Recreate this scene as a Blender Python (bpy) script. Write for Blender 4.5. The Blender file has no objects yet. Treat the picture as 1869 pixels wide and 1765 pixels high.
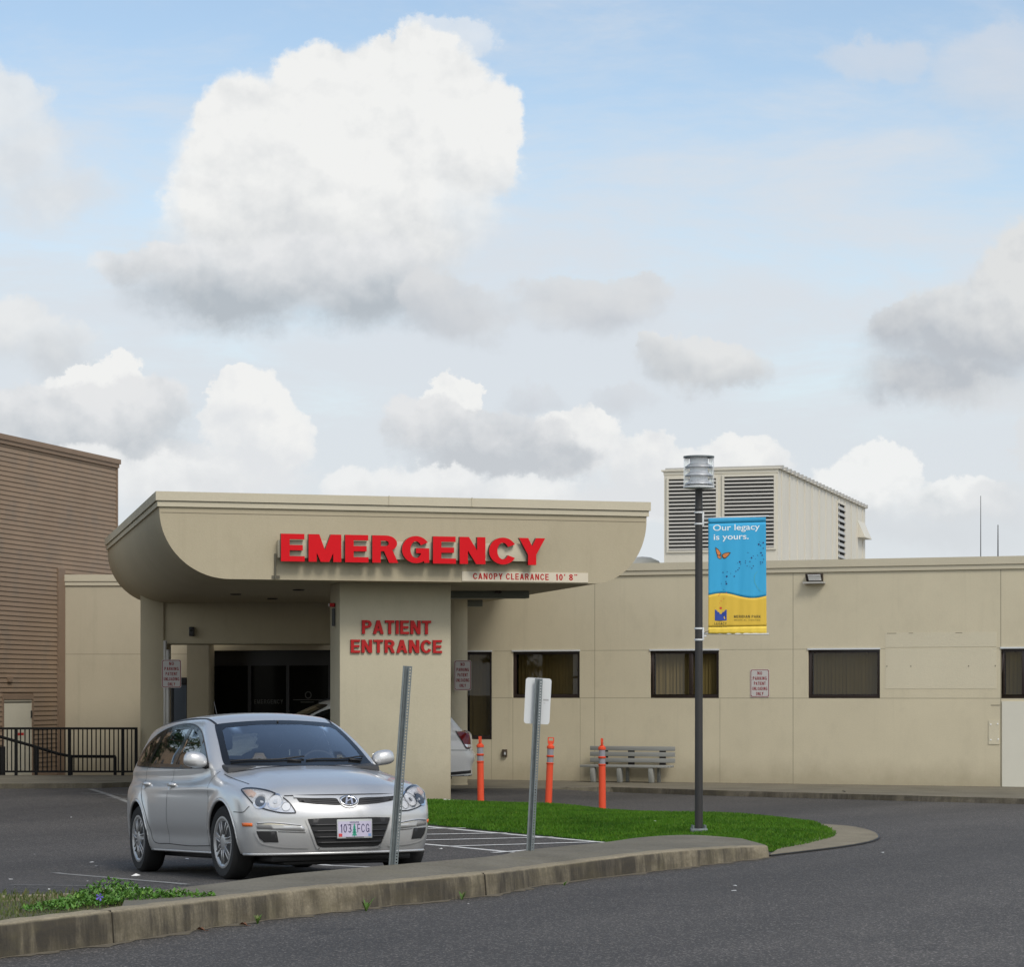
import bpy, bmesh, math, random
import numpy as np
from mathutils import Vector, Matrix
from mathutils.bvhtree import BVHTree
from mathutils.geometry import delaunay_2d_cdt, tessellate_polygon

SC = bpy.context.scene
COL = SC.collection
R = math.radians
PI = math.pi
random.seed(7)
RNG = np.random.default_rng(11)

# ------------------------------------------------------------------ camera
EYE = 1.67          # eye height above the front road
FPX = 4600.0        # focal length in pixels of the 1869 px wide photograph
XC, YH = 934.5, 1262.0
cd = bpy.data.cameras.new('camera'); cam = bpy.data.objects.new('camera', cd); COL.objects.link(cam)
cam.location = (0, 0, EYE); cam.rotation_euler = (R(90), 0, 0)
cd.sensor_width = 36; cd.lens = 36*FPX/1869; cd.shift_y = (YH-882.5)/1869
cd.clip_start = 0.1; cd.clip_end = 9000
SC.camera = cam
# ------------------------------------------------------------------ exposure
SC.view_settings.view_transform = 'Standard'; SC.view_settings.look = 'None'
SC.view_settings.gamma = 1; SC.view_settings.exposure = EXPOSURE = 0.64
# ------------------------------------------------------------------ sun (behind thin cloud)
SUN_EL, SUN_AZ = 46.0, 149.0      # azimuth from +Y (view direction) clockwise: behind the camera, to the right
sd = bpy.data.lights.new('sun', 'SUN'); so = bpy.data.objects.new('sun', sd); COL.objects.link(so)
sd.energy = 1.25; sd.angle = R(18); sd.color = (1, .955, .88)
sv = Vector((math.sin(R(SUN_AZ))*math.cos(R(SUN_EL)), math.cos(R(SUN_AZ))*math.cos(R(SUN_EL)), math.sin(R(SUN_EL))))
so.rotation_euler = sv.to_track_quat('Z', 'Y').to_euler(); so.location = (12, -20, 30)

# ------------------------------------------------------------------ node helper
class NT:
    def __init__(s, nt): s.nt = nt; s.n = nt.nodes; s.l = nt.links
    def new(s, t, **kw):
        x = s.n.new(t)
        for k, v in kw.items(): setattr(x, k, v)
        return x
    def put(s, sock, v):
        if isinstance(v, bpy.types.NodeSocket): s.l.new(v, sock)
        elif v is not None:
            if sock.type == 'RGBA' and not hasattr(v, '__len__'): v = (v, v, v, 1)
            if sock.type == 'RGBA' and len(v) == 3: v = (*v, 1)
            sock.default_value = v
    def m(s, op, a, b=None, c=None, clamp=False):
        x = s.new('ShaderNodeMath', operation=op, use_clamp=clamp)
        for i, v in enumerate((a, b, c)):
            if v is not None: s.put(x.inputs[i], v)
        return x.outputs[0]
    def v(s, op, a, b=None, out=0):
        x = s.new('ShaderNodeVectorMath', operation=op); s.put(x.inputs[0], a)
        if b is not None: s.put(x.inputs[1], b)
        return x.outputs[out]
    def mix(s, f, a, b, blend='MIX'):
        x = s.new('ShaderNodeMix', data_type='RGBA', blend_type=blend); s.put(x.inputs[0], f); s.put(x.inputs[6], a); s.put(x.inputs[7], b)
        return x.outputs[2]
    def ss(s, v, lo, hi, a=0., b=1.):
        x = s.new('ShaderNodeMapRange', interpolation_type='SMOOTHSTEP'); s.put(x.inputs[0], v)
        for i, q in enumerate((lo, hi, a, b)): s.put(x.inputs[i+1], q)
        return x.outputs[0]
    def noise(s, vec, scale, detail=4, rough=.55, dist=0.0, color=False):
        x = s.new('ShaderNodeTexNoise'); s.put(x.inputs['Vector'], vec); x.inputs['Scale'].default_value = scale
        x.inputs['Detail'].default_value = detail; x.inputs['Roughness'].default_value = rough; x.inputs['Distortion'].default_value = dist
        return x.outputs[1 if color else 0]
    def xyz(s, vec):
        x = s.new('ShaderNodeSeparateXYZ'); s.put(x.inputs[0], vec); return x.outputs
    def vec(s, x, y, z):
        c = s.new('ShaderNodeCombineXYZ')
        for i, q in enumerate((x, y, z)): s.put(c.inputs[i], q)
        return c.outputs[0]

# ------------------------------------------------------------------ world: physical sky with a field of cumulus
world = bpy.data.worlds.new('World'); SC.world = world; world.use_nodes = True
def build_world():
    N = NT(world.node_tree); N.n.clear()
    sky = N.new('ShaderNodeTexSky', sky_type='NISHITA'); sky.sun_disc = False
    sky.sun_elevation = R(SUN_EL); sky.sun_rotation = R(SUN_AZ); sky.altitude = 60; sky.air_density = 1.0; sky.dust_density = 1.2; sky.ozone_density = 1.0
    K = 10.0                                             # background strength is 1/K
    KC = K/2**EXPOSURE                                   # cloud brightness as it should show on the picture
    d = N.new('ShaderNodeTexCoord').outputs['Generated']
    x, y, z = N.xyz(d)
    front = N.m('GREATER_THAN', y, .25)
    ys = N.m('MAXIMUM', y, .05)
    U = N.m('MULTIPLY_ADD', N.m('DIVIDE', x, ys), 4.6, .9345)
    V = N.m('MULTIPLY_ADD', N.m('DIVIDE', z, ys), -4.6, 1.262)   # both in units of about a fifth of a radian, V grows downwards
    P = N.vec(U, V, 0.)
    base = N.v('MULTIPLY', sky.outputs[0], (SKYM[0], SKYM[1], SKYM[2]))
    # thin veil of high haze, denser low down
    vn = N.noise(N.v('MULTIPLY', P, (1., 3.4, 1.)), 1.5, 7, .66, .25)
    veil = N.m('MULTIPLY', N.ss(N.m('ADD', N.m('MULTIPLY', vn, 1.05), N.m('MULTIPLY', V, .62)), .44, .98), .92)
    col = N.mix(N.m('MULTIPLY', veil, 1.0), base, tuple(KC*c for c in (.70, .738, .785)))
    # warped coordinates for cauliflower edges
    w1 = N.v('SUBTRACT', N.noise(P, 8., 8, .66, color=True), (.5, .5, .5))
    w2 = N.v('SUBTRACT', N.noise(P, 2.6, 3, .5, color=True), (.5, .5, .5))
    w3 = N.v('SUBTRACT', N.noise(P, 26., 4, .6, color=True), (.5, .5, .5))
    P3 = N.v('ADD', P, N.v('MULTIPLY', w3, (.030, .026, 0)))
    PW = N.v('ADD', P3, N.v('ADD', N.v('MULTIPLY', w1, (.125, .105, 0)), N.v('MULTIPLY', w2, (.13, .09, 0))))
    puff = N.m('SUBTRACT', N.noise(P, 9., 5, .55), N.noise(N.v('ADD', P, (.012, -.022, 0)), 9., 5, .55))
    puff = N.m('ADD', puff, N.m('MULTIPLY', N.m('SUBTRACT', N.noise(PW, 5., 4, .5), N.noise(N.v('ADD', PW, (.02, -.04, 0)), 5., 4, .5)), 1.1))
    big = N.noise(P, 4.2, 4, .5)
    for (blobs, soft, opac, top, bot, v0, v1, rel) in CLOUDS:
        fld = None
        for (cx, cy, rx, ry) in blobs:
            L = N.v('LENGTH', N.v('MULTIPLY', N.v('SUBTRACT', PW, (cx, cy, 0)), (1/rx, 1/ry, 0)), out=1)
            fld = L if fld is None else N.m('SMOOTH_MIN', fld, L, .18)
        g0 = N.ss(V, v0-.02, v1)
        mk1 = N.ss(fld, 1.0+soft*.18, 1.0-soft*.32); mk2 = N.ss(fld, 1.0+soft*.5, 1.0-soft*1.2)
        mask = N.m('MULTIPLY', N.m('ADD', N.m('MULTIPLY', mk1, N.m('SUBTRACT', 1.0, g0)), N.m('MULTIPLY', mk2, g0)), opac)
        mask = N.m('MULTIPLY', mask, front)
        g = N.ss(N.m('ADD', V, N.m('MULTIPLY', N.m('SUBTRACT', big, .5), .16)), v0, v1)
        shade = N.m('ADD', g, N.m('MULTIPLY', puff, rel*2.6), clamp=True)
        cc = N.mix(shade, tuple(KC*c for c in top), tuple(KC*c for c in bot))
        col = N.mix(mask, col, cc)
    # the rest of the sky dome: broken cloud
    D2 = N.v('MULTIPLY', d, (1., 1., 2.2))
    rn = N.noise(D2, 2.2, 6, .58)
    rm = N.m('MULTIPLY', N.ss(rn, .42, .60), N.m('SUBTRACT', 1.0, front))
    rc = N.mix(N.ss(N.noise(D2, 3.1, 4, .5), .35, .7), tuple(KC*c for c in (1.25, 1.26, 1.27)), tuple(KC*c for c in (.62, .65, .68)))
    col = N.mix(rm, col, rc)
    # below the horizon: dull ground tone
    col = N.mix(N.ss(z, -.02, -.005), tuple(K*c for c in (.10, .10, .095)), col)
    bg = N.new('ShaderNodeBackground'); N.put(bg.inputs[0], col); bg.inputs[1].default_value = 1/K
    out = N.new('ShaderNodeOutputWorld'); N.l.new(bg.outputs[0], out.inputs[0])
W_ = (.88, .885, .875); Wg = (.60, .63, .655); Gt = (.70, .72, .73); Gb = (.50, .535, .57)
SKYM = (1.24, 1.17, 1.07)
# (blobs, softness, opacity, lit colour, shaded colour, V where shading starts and ends, relief)
CLOUDS = [
 ([(1.82, .12, .15, .09), (1.60, .10, .10, .045)], .9, .55, (.72, .73, .76), (.66, .68, .71), .0, .3, .3),
 ([(.83, .075, .075, .05), (.78, .055, .06, .035)], .55, .75, (.80, .83, .86), (.72, .76, .80), .0, .2, .8),
 ([(.00, .20, .09, .08), (.03, .29, .10, .10), (.10, .355, .12, .06)], .7, .85, (.80, .82, .83), (.70, .73, .76), .10, .42, .8),
 ([(.60, .16, .11, .095), (.74, .18, .15, .12), (.76, .095, .07, .06), (.44, .26, .105, .13), (.86, .27, .085, .125), (.62, .32, .31, .19), (.55, .43, .28, .12), (.70, .43, .17, .11), (.38, .38, .09, .10)], .42, 1.0, W_, (.70, .72, .735), .27, .52, .8),
 ([(.54, .50, .27, .085), (.42, .55, .16, .060), (.68, .55, .18, .060), (.28, .49, .12, .04), (.36, .53, .14, .07)], .6, 1.0, (.80, .81, .82), (.47, .515, .56), .43, .575, .4),
 ([(.86, .57, .10, .06), (.80, .53, .07, .05), (1.07, .555, .14, .066), (1.15, .53, .08, .045)], .5, .9, (.70, .715, .73), (.57, .60, .64), .48, .64, .5),
 ([(1.28, .655, .115, .052), (1.33, .665, .08, .04), (1.22, .64, .05, .035)], .4, .95, (.77, .78, .78), (.56, .59, .62), .61, .71, .5),
 ([(1.13, .725, .065, .03), (.965, .73, .045, .03)], .9, .7, (.68, .70, .73), (.60, .63, .67), .68, .76, .4),
 ([(1.79, .62, .20, .10), (1.88, .52, .12, .13), (1.72, .70, .17, .06), (1.66, .60, .07, .05)], .5, .95, (.74, .75, .75), (.50, .53, .57), .50, .70, .6),
 ([(1.84, .74, .15, .035)], .9, .6, (.72, .73, .74), (.70, .72, .74), .6, .8, .4),
 ([(.02, .60, .09, .06), (.10, .64, .075, .05)], .7, .85, (.82, .83, .83), (.62, .65, .68), .56, .68, .5),
 ([(.45, .765, .085, .095), (.415, .71, .055, .05), (.50, .81, .075, .08), (.18, .70, .09, .045), (.38, .87, .20, .06)], .28, 1.0, W_, (.76, .78, .80), .72, .90, 1.0),
 ([(.10, .755, .20, .062), (.24, .765, .115, .075), (.15, .81, .20, .055)], .5, .95, (.78, .79, .80), (.55, .585, .62), .69, .86, .7),
 ([(.30, .89, .2, .05), (.10, .86, .15, .05)], .6, .9, (.86, .87, .87), (.72, .74, .76), .82, .95, .7),
 ([(.82, .735, .06, .055), (.86, .72, .03, .04), (1.05, .80, .085, .07), (1.19, .84, .10, .06), (1.36, .84, .095, .05), (1.25, .90, .25, .05)], .28, 1.0, W_, (.74, .76, .78), .76, .93, 1.0),
 ([(.79, .79, .095, .062), (.91, .795, .13, .055), (1.00, .835, .09, .04), (.88, .84, .14, .035)], .45, .97, (.78, .79, .80), (.56, .59, .625), .73, .86, .7),
 ([(.78, .895, .11, .045), (.65, .90, .07, .04), (.95, .91, .12, .05)], .5, .95, (.86, .87, .87), (.72, .74, .76), .85, .96, .8),
 ([(1.60, .865, .065, .05), (1.56, .90, .10, .055), (1.74, .92, .14, .045), (1.50, .93, .15, .05)], .35, .95, (.88, .89, .885), (.70, .73, .75), .86, .96, 1.0),
 ([(1.84, .93, .10, .05), (1.70, .98, .25, .04), (1.87, .82, .03, .05)], .8, .7, (.72, .74, .76), (.66, .69, .72), .85, 1., .6),
]
build_world()

# ------------------------------------------------------------------ pixel geometry (points of the real place)
def GP(px, py, z=0.0):           # the point at height z seen at a pixel of the photograph
    d = FPX*(EYE-z)/(py-YH); return Vector(((px-XC)/FPX*d, d, z))
def WP(px, py, d): return Vector(((px-XC)/FPX*d, d, EYE-(py-YH)/FPX*d))
def zat(py, d): return EYE-(py-YH)/FPX*d
def sstep(a, b, x):
    t = np.clip((np.asarray(x, float)-a)/(b-a), 0, 1); return t*t*(3-2*t)

# ------------------------------------------------------------------ mesh builder
class MB:
    def __init__(s): s.v = []; s.f = []; s.mi = []; s.M = Matrix.Identity(4)
    def add(s, verts, faces, mi=0):
        k = len(s.v)
        s.v += [tuple(s.M @ Vector(p)) for p in verts]
        s.f += [tuple(k+i for i in f) for f in faces]; s.mi += [mi]*len(faces); return s
    def box(s, x0, x1, y0, y1, z0, z1, mi=0):
        v = [(x0, y0, z0), (x1, y0, z0), (x1, y1, z0), (x0, y1, z0), (x0, y0, z1), (x1, y0, z1), (x1, y1, z1), (x0, y1, z1)]
        return s.add(v, [(0, 3, 2, 1), (4, 5, 6, 7), (0, 1, 5, 4), (1, 2, 6, 5), (2, 3, 7, 6), (3, 0, 4, 7)], mi)
    def prism(s, poly, a, b, axis='z', mi=0):      # extrude a polygon along an axis
        def p3(p, t): return {'z': (p[0], p[1], t), 'y': (p[0], t, p[1]), 'x': (t, p[0], p[1])}[axis]
        n = len(poly); v = [p3(p, a) for p in poly]+[p3(p, b) for p in poly]
        tri = tessellate_polygon([[Vector((p[0], p[1], 0)) for p in poly]])
        ar = sum(poly[i][0]*poly[(i+1) % n][1]-poly[(i+1) % n][0]*poly[i][1] for i in range(n))
        f = []
        for t in tri:
            i, j, k = t
            if (poly[j][0]-poly[i][0])*(poly[k][1]-poly[i][1])-(poly[k][0]-poly[i][0])*(poly[j][1]-poly[i][1]) < 0: i, k = k, i
            f += [(k, j, i), (i+n, j+n, k+n)]
        for i in range(n):
            j = (i+1) % n; f.append((i, j, j+n, i+n) if ar > 0 else (j, i, i+n, j+n))
        return s.add(v, f, mi)
    def lathe(s, prof, n=24, c=(0, 0, 0), axis='z', mi=0, a0=0., a1=2*PI):
        v = []; f = []; m = len(prof); full = abs(a1-a0-2*PI) < 1e-6; cols = n if full else n+1
        for i in range(cols):
            a = a0+(a1-a0)*i/n
            for r, h in prof:
                p = (r*math.cos(a), r*math.sin(a), h)
                if axis == 'y': p = (p[0], p[2], p[1])
                if axis == 'x': p = (p[2], p[0], p[1])
                v.append((p[0]+c[0], p[1]+c[1], p[2]+c[2]))
        for i in range(n):
            j = (i+1) % cols
            for k in range(m-1): f.append((i*m+k, j*m+k, j*m+k+1, i*m+k+1))
        return s.add(v, f, mi)
    def tube(s, pts, r, n=8, mi=0, cap=True):
        pts = [Vector(p) for p in pts]; k0 = []; v = []; f = []
        for i, p in enumerate(pts):
            t = (pts[min(i+1, len(pts)-1)]-pts[max(i-1, 0)]).normalized()
            u = t.cross(Vector((0, 0, 1)) if abs(t.z) < .95 else Vector((0, 1, 0))).normalized(); w = t.cross(u)
            rr = r[i] if hasattr(r, '__len__') else r
            for k in range(n):
                a = 2*PI*k/n; v.append(tuple(p+(u*math.cos(a)+w*math.sin(a))*rr))
        for i in range(len(pts)-1):
            for k in range(n): f.append((i*n+k, i*n+(k+1) % n, (i+1)*n+(k+1) % n, (i+1)*n+k))
        if cap: f += [tuple(range(n-1, -1, -1)), tuple((len(pts)-1)*n+k for k in range(n))]
        return s.add(v, f, mi)
    def bar(s, p, q, w, h, mi=0, up=(0, 0, 1)):     # rectangular bar from p to q
        p, q = Vector(p), Vector(q); t = (q-p).normalized(); u = t.cross(Vector(up)).normalized(); n = u.cross(t)
        v = []
        for e in (p, q):
            for a, b in ((-1, -1), (1, -1), (1, 1), (-1, 1)): v.append(tuple(e+u*a*w/2+n*b*h/2))
        return s.add(v, [(0, 1, 2, 3), (7, 6, 5, 4), (0, 4, 5, 1), (1, 5, 6, 2), (2, 6, 7, 3), (3, 7, 4, 0)], mi)
    def build(s, name, mats, parent=None, smooth=False, bevel=0, seg=2, fix=True, angle=None):
        me = bpy.data.meshes.new(name); me.from_pydata(s.v, [], s.f)
        mats = mats if isinstance(mats, (list, tuple)) else [mats]
        for m in mats: me.materials.append(m)
        for p, i in zip(me.polygons, s.mi): p.material_index = i
        if fix or bevel:
            bm = bmesh.new(); bm.from_mesh(me)
            if bevel:
                bmesh.ops.remove_doubles(bm, verts=bm.verts, dist=1e-5)
                es = [e for e in bm.edges if len(e.link_faces) == 2 and e.calc_face_angle(0) > .5]
                bmesh.ops.bevel(bm, geom=es, offset=bevel, segments=seg, affect='EDGES', profile=.5, clamp_overlap=True)
            if fix: bmesh.ops.recalc_face_normals(bm, faces=bm.faces)
            bm.to_mesh(me); bm.free()
        if smooth or angle or bevel:
            me.polygons.foreach_set('use_smooth', [True]*len(me.polygons))
            if angle or bevel: me.set_sharp_from_angle(angle=R(angle or 35))
        o = bpy.data.objects.new(name, me); COL.objects.link(o); o.parent = parent
        return o

def tag(o, label, cat, group=None):
    o['label'] = label; o['category'] = cat
    if group: o['group'] = group
    return o
def thing(name, label, cat, loc=(0, 0, 0), rotz=0, group=None):
    o = bpy.data.objects.new(name, None); COL.objects.link(o); o.location = loc; o.rotation_euler = (0, 0, rotz); o.empty_display_size = .2
    return tag(o, label, cat, group)
def struct(o, label=None):
    o['kind'] = 'structure'
    if label: o['label'] = label
    return o
def copy_tree(o, parent=None):
    c = o.copy(); COL.objects.link(c)
    if parent: c.parent = parent
    for ch in list(o.children): copy_tree(ch, c)
    return c

# ------------------------------------------------------------------ materials
def mat(name, col, rough=.6, metal=0., var=.12, vs=3., bump=0., bs=60., coat=0., spec=.5, fine=0., fs=200., stretch=(1, 1, 1), tint=None):
    m = bpy.data.materials.new(name); m.use_nodes = True; N = NT(m.node_tree); b = N.n['Principled BSDF']
    co = N.v('MULTIPLY', N.new('ShaderNodeTexCoord').outputs['Object'], stretch)
    c = (*col, 1)
    if var or fine:
        f = N.m('MULTIPLY_ADD', N.noise(co, vs, 5, .6), 2*var, 1-var) if var else 1.0
        if fine: f = N.m('MULTIPLY', f, N.m('MULTIPLY_ADD', N.noise(co, fs, 2, .5), 2*fine, 1-fine))
        c = N.v('SCALE', col); 
        N.put(c.node.inputs['Scale'], f)
        if tint: c = N.mix(N.ss(N.noise(co, vs*1.7+.3, 4, .6), .45, .7, 0, tint[3]), c, tint[:3])
    N.put(b.inputs['Base Color'], c); b.inputs['Roughness'].default_value = rough; b.inputs['Metallic'].default_value = metal
    b.inputs['Coat Weight'].default_value = coat; b.inputs['Coat Roughness'].default_value = .04; b.inputs['Specular IOR Level'].default_value = spec
    if bump:
        bp = N.new('ShaderNodeBump'); bp.inputs['Strength'].default_value = bump; bp.inputs['Distance'].default_value = .01
        N.put(bp.inputs['Height'], N.noise(co, bs, 4, .6)); N.l.new(bp.outputs[0], b.inputs['Normal'])
    return m

def glass(name, tint, refl=1.0, rough=.0):
    m = bpy.data.materials.new(name); m.use_nodes = True; N = NT(m.node_tree); N.n.clear()
    t = N.new('ShaderNodeBsdfTransparent'); t.inputs[0].default_value = (*tint, 1)
    g = N.new('ShaderNodeBsdfGlossy'); g.inputs[0].default_value = (1, 1, 1, 1); g.inputs['Roughness'].default_value = rough
    fr = N.new('ShaderNodeFresnel'); fr.inputs[0].default_value = 1.5
    mx = N.new('ShaderNodeMixShader'); N.put(mx.inputs[0], N.m('MULTIPLY', fr.outputs[0], refl, clamp=True)); N.l.new(t.outputs[0], mx.inputs[1]); N.l.new(g.outputs[0], mx.inputs[2])
    o = N.new('ShaderNodeOutputMaterial'); N.l.new(mx.outputs[0], o.inputs[0]); return m

def asphalt_mat():
    m = bpy.data.materials.new('asphalt'); m.use_nodes = True; N = NT(m.node_tree); b = N.n['Principled BSDF']
    co = N.new('ShaderNodeTexCoord').outputs['Object']
    big = N.noise(co, .35, 5, .6); mid = N.noise(co, 2.2, 5, .65); gr = N.noise(co, 70, 2, .7)
    vo = N.new('ShaderNodeTexVoronoi'); N.put(vo.inputs['Vector'], co); vo.inputs['Scale'].default_value = 85
    st = N.xyz(vo.outputs['Color'])[0]
    f = N.m('ADD', N.m('MULTIPLY', big, .030), N.m('MULTIPLY', mid, .020))
    f = N.m('ADD', f, N.m('MULTIPLY', gr, .040)); f = N.m('ADD', f, N.ss(st, .78, .99, 0, .13)); f = N.m('ADD', f, .000)
    # worn, drier aggregate in the wheel tracks of the front road
    x, y, z = N.xyz(co)
    wear = N.m('MULTIPLY', N.ss(N.m('MULTIPLY_ADD', N.noise(co, .9, 4, .6), .5, N.m('SUBTRACT', N.m('MULTIPLY', x, .22), N.m('MULTIPLY', y, .045))), -.55, .45), N.ss(st, .55, .95, .008, .045))
    f = N.m('ADD', f, wear)
    # tyre-polished bands along the drive, oil drips
    ax_ = N.m('MULTIPLY_ADD', x, .842, N.m('MULTIPLY', y, -.539))
    bn = N.noise(N.vec(N.m('MULTIPLY', ax_, .55), N.m('MULTIPLY', N.m('MULTIPLY_ADD', x, .539, N.m('MULTIPLY', y, .842)), .05), 0.), 1., 3, .55)
    f = N.m('MULTIPLY', f, N.ss(bn, .34, .66, .84, 1.16))
    ov = N.new('ShaderNodeTexVoronoi'); N.put(ov.inputs['Vector'], N.v('ADD', co, N.v('SCALE', N.noise(co, 6., 3, .6, color=True)))); ov.inputs['Scale'].default_value = .55
    f = N.m('MULTIPLY', f, N.ss(ov.outputs['Distance'], .06, .16, .72, 1.))
    # hairline cracks
    cr = N.new('ShaderNodeTexVoronoi', feature='DISTANCE_TO_EDGE'); N.put(cr.inputs['Vector'], N.v('ADD', co, N.v('SCALE', N.noise(co, 1.5, 4, .6, color=True)))); cr.inputs['Scale'].default_value = .22
    f = N.m('MULTIPLY', f, N.ss(cr.outputs['Distance'], .0, .0022, .72, 1.))
    c = N.v('SCALE', (.95, .865, .77)); N.put(c.node.inputs['Scale'], f)
    N.put(b.inputs['Base Color'], c); b.inputs['Roughness'].default_value = .82
    bp = N.new('ShaderNodeBump'); bp.inputs['Strength'].default_value = .5; bp.inputs['Distance'].default_value = .006
    N.put(bp.inputs['Height'], N.m('ADD', gr, N.m('MULTIPLY', st, .5))); N.l.new(bp.outputs[0], b.inputs['Normal']); return m

def concrete_mat(name, col, stain=.5, streak=True, moss=.25):
    m = bpy.data.materials.new(name); m.use_nodes = True; N = NT(m.node_tree); b = N.n['Principled BSDF']
    g = N.new('ShaderNodeNewGeometry'); co = g.outputs['Position']; nz = N.xyz(g.outputs['Normal'])[2]
    c = N.v('SCALE', col); N.put(c.node.inputs['Scale'], N.m('ADD', N.m('MULTIPLY', N.noise(co, 1.2, 5, .65), .55), N.m('MULTIPLY', N.noise(co, 45, 3, .6), .45)))
    c = N.v('SCALE', c); c.node.inputs['Scale'].default_value = 2.0
    if streak:   # old water streaks and grime on the vertical faces
        vert = N.ss(nz, .85, .35)
        sn = N.noise(N.v('MULTIPLY', co, (7, 7, .9)), 1., 6, .7); pn = N.noise(co, .62, 4, .65)
        k = N.m('MULTIPLY', N.ss(N.m('ADD', N.m('MULTIPLY', sn, .55), N.m('MULTIPLY', pn, .85)), .54, .82), vert)
        c = N.mix(N.m('MULTIPLY', k, stain), c, (.040, .036, .030))
        k2 = N.m('MULTIPLY', N.ss(N.noise(N.v('MULTIPLY', co, (1, 1, 3)), 3.2, 6, .7), .40, .68), vert)
        c = N.mix(N.m('MULTIPLY', k2, stain*.55), c, (.085, .072, .045))
    c = N.mix(N.ss(N.noise(co, 2.7, 5, .7), .5, .75, 0, moss), c, (.15, .135, .075))
    c = N.mix(N.ss(N.noise(co, 120, 2, .5), .62, .75, 0, .35), c, (.09, .08, .07))
    N.put(b.inputs['Base Color'], c); b.inputs['Roughness'].default_value = .9; b.inputs['Specular IOR Level'].default_value = .25
    bp = N.new('ShaderNodeBump'); bp.inputs['Strength'].default_value = .35; bp.inputs['Distance'].default_value = .008
    N.put(bp.inputs['Height'], N.noise(co, 70, 4, .6)); N.l.new(bp.outputs[0], b.inputs['Normal']); return m

def stucco_mat(name, col, vlines=(), hlines=(), dirt=True, lw=.009, z_dirt=.35):
    """Painted stucco; score joints cut at given positions along and up the wall (object coordinates)."""
    m = bpy.data.materials.new(name); m.use_nodes = True; N = NT(m.node_tree); b = N.n['Principled BSDF']
    co = N.new('ShaderNodeTexCoord').outputs['Object']; x, y, z = N.xyz(co)
    c = N.v('SCALE', col); N.put(c.node.inputs['Scale'], N.m('ADD', N.m('MULTIPLY', N.noise(co, .8, 5, .6), .20), N.m('MULTIPLY_ADD', N.noise(co, 38, 4, .7), .16, .82)))
    if dirt:
        k = N.m('MULTIPLY', N.ss(N.noise(N.v('MULTIPLY', co, (1.6, 1.6, .9)), 1.3, 6, .7), .48, .72), .17)
        c = N.mix(k, c, tuple(q*.62 for q in col))
        sk = N.m('MULTIPLY', N.ss(N.noise(N.v('MULTIPLY', co, (3.2, 3.2, .12)), 1.6, 5, .7),   .54, .74), .13)
        c = N.mix(sk, c, tuple(q*.60 for q in col))
        lo = N.m('MULTIPLY', N.ss(N.m('ADD', z, N.m('MULTIPLY', N.noise(co, 3, 4, .6), -.4)), z_dirt, -.25), .45)
        c = N.mix(lo, c, (.22, .18, .11))
    def near(q, p, w): return N.ss(N.m('ABSOLUTE', N.m('SUBTRACT', q, p)), w*1.3, w*.5)
    for (p, z0, z1, st) in vlines:
        k = N.m('MULTIPLY', N.m('MULTIPLY', near(x, p, lw), N.m('GREATER_THAN', z, z0)), N.m('MULTIPLY', N.m('LESS_THAN', z, z1), st)); c = N.mix(k, c, tuple(q*.42 for q in col))
    for (p, x0, x1, st) in hlines:
        k = N.m('MULTIPLY', N.m('MULTIPLY', near(z, p, lw), N.m('GREATER_THAN', x, x0)), N.m('MULTIPLY', N.m('LESS_THAN', x, x1), st)); c = N.mix(k, c, tuple(q*.42 for q in col))
    N.put(b.inputs['Base Color'], c); b.inputs['Roughness'].default_value = .9; b.inputs['Specular IOR Level'].default_value = .2
    bp = N.new('ShaderNodeBump'); bp.inputs['Strength'].default_value = .25; bp.inputs['Distance'].default_value = .01
    N.put(bp.inputs['Height'], N.noise(co, 45, 5, .7)); N.l.new(bp.outputs[0], b.inputs['Normal']); return m

STUCCO = (.57, .512, .375)
M_asphalt = asphalt_mat()
M_kerb = concrete_mat('kerb concrete', (.235, .203, .142), .95)
M_walk = concrete_mat('pavement concrete', (.150, .138, .108), .6, moss=.3)
M_walk2 = concrete_mat('far pavement concrete', (.155, .14, .105), .6, moss=.4)
M_stucco = stucco_mat('canopy stucco', STUCCO, dirt=True, z_dirt=-9)
M_stucco_trim = stucco_mat('coping paint', (.52, .475, .36), dirt=False)
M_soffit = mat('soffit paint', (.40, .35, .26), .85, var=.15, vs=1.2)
M_red = mat('red sign face', (.60, .006, .012), .55, var=.05, spec=.15)
M_redtxt = mat('red lettering', (.26, .010, .016), .6, var=.05, spec=.1)
M_redold = mat('faded red lettering', (.42, .022, .022), .6, var=.08, spec=.15)
M_bronze = mat('dark bronze frame', (.022, .013, .010), .45, var=.2)
M_rail = mat('railing black', (.006, .006, .006), .7, var=.1, spec=.2)
M_black = mat('black paint', (.012, .012, .013), .45, var=.1)
M_dark = mat('dark interior', (.008, .008, .008), .9, var=0)
M_blind = mat('olive blind', (.34, .29, .16), .8, var=.25, vs=1.5, stretch=(9, 9, .6))
M_pane = glass('window glass', (.62, .58, .46), .8)
M_doorglass = mat('smoked door glass', (.006, .006, .005), .10, var=0, spec=.06)
M_galv = mat('galvanised steel', (.19, .215, .22), .5, metal=.55, var=.35, vs=14)
M_alu = mat('aluminium sheet', (.62, .64, .64), .55, metal=.15, var=.06)
M_signw = mat('sign white', (.52, .50, .48), .5, var=.05)
M_orange = mat('orange plastic', (.66, .065, .018), .45, var=.08)
M_band = mat('grey reflective band', (.24, .23, .25), .4, var=.1)
M_pole = mat('lamp pole paint', (.026, .025, .024), .5, var=.15)
M_bench = mat('weathered bench slats', (.24, .245, .23), .75, var=.18, vs=6, stretch=(.3, 4, 4))
M_benchleg = mat('bench leg concrete', (.25, .255, .235), .85, var=.15)
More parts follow.
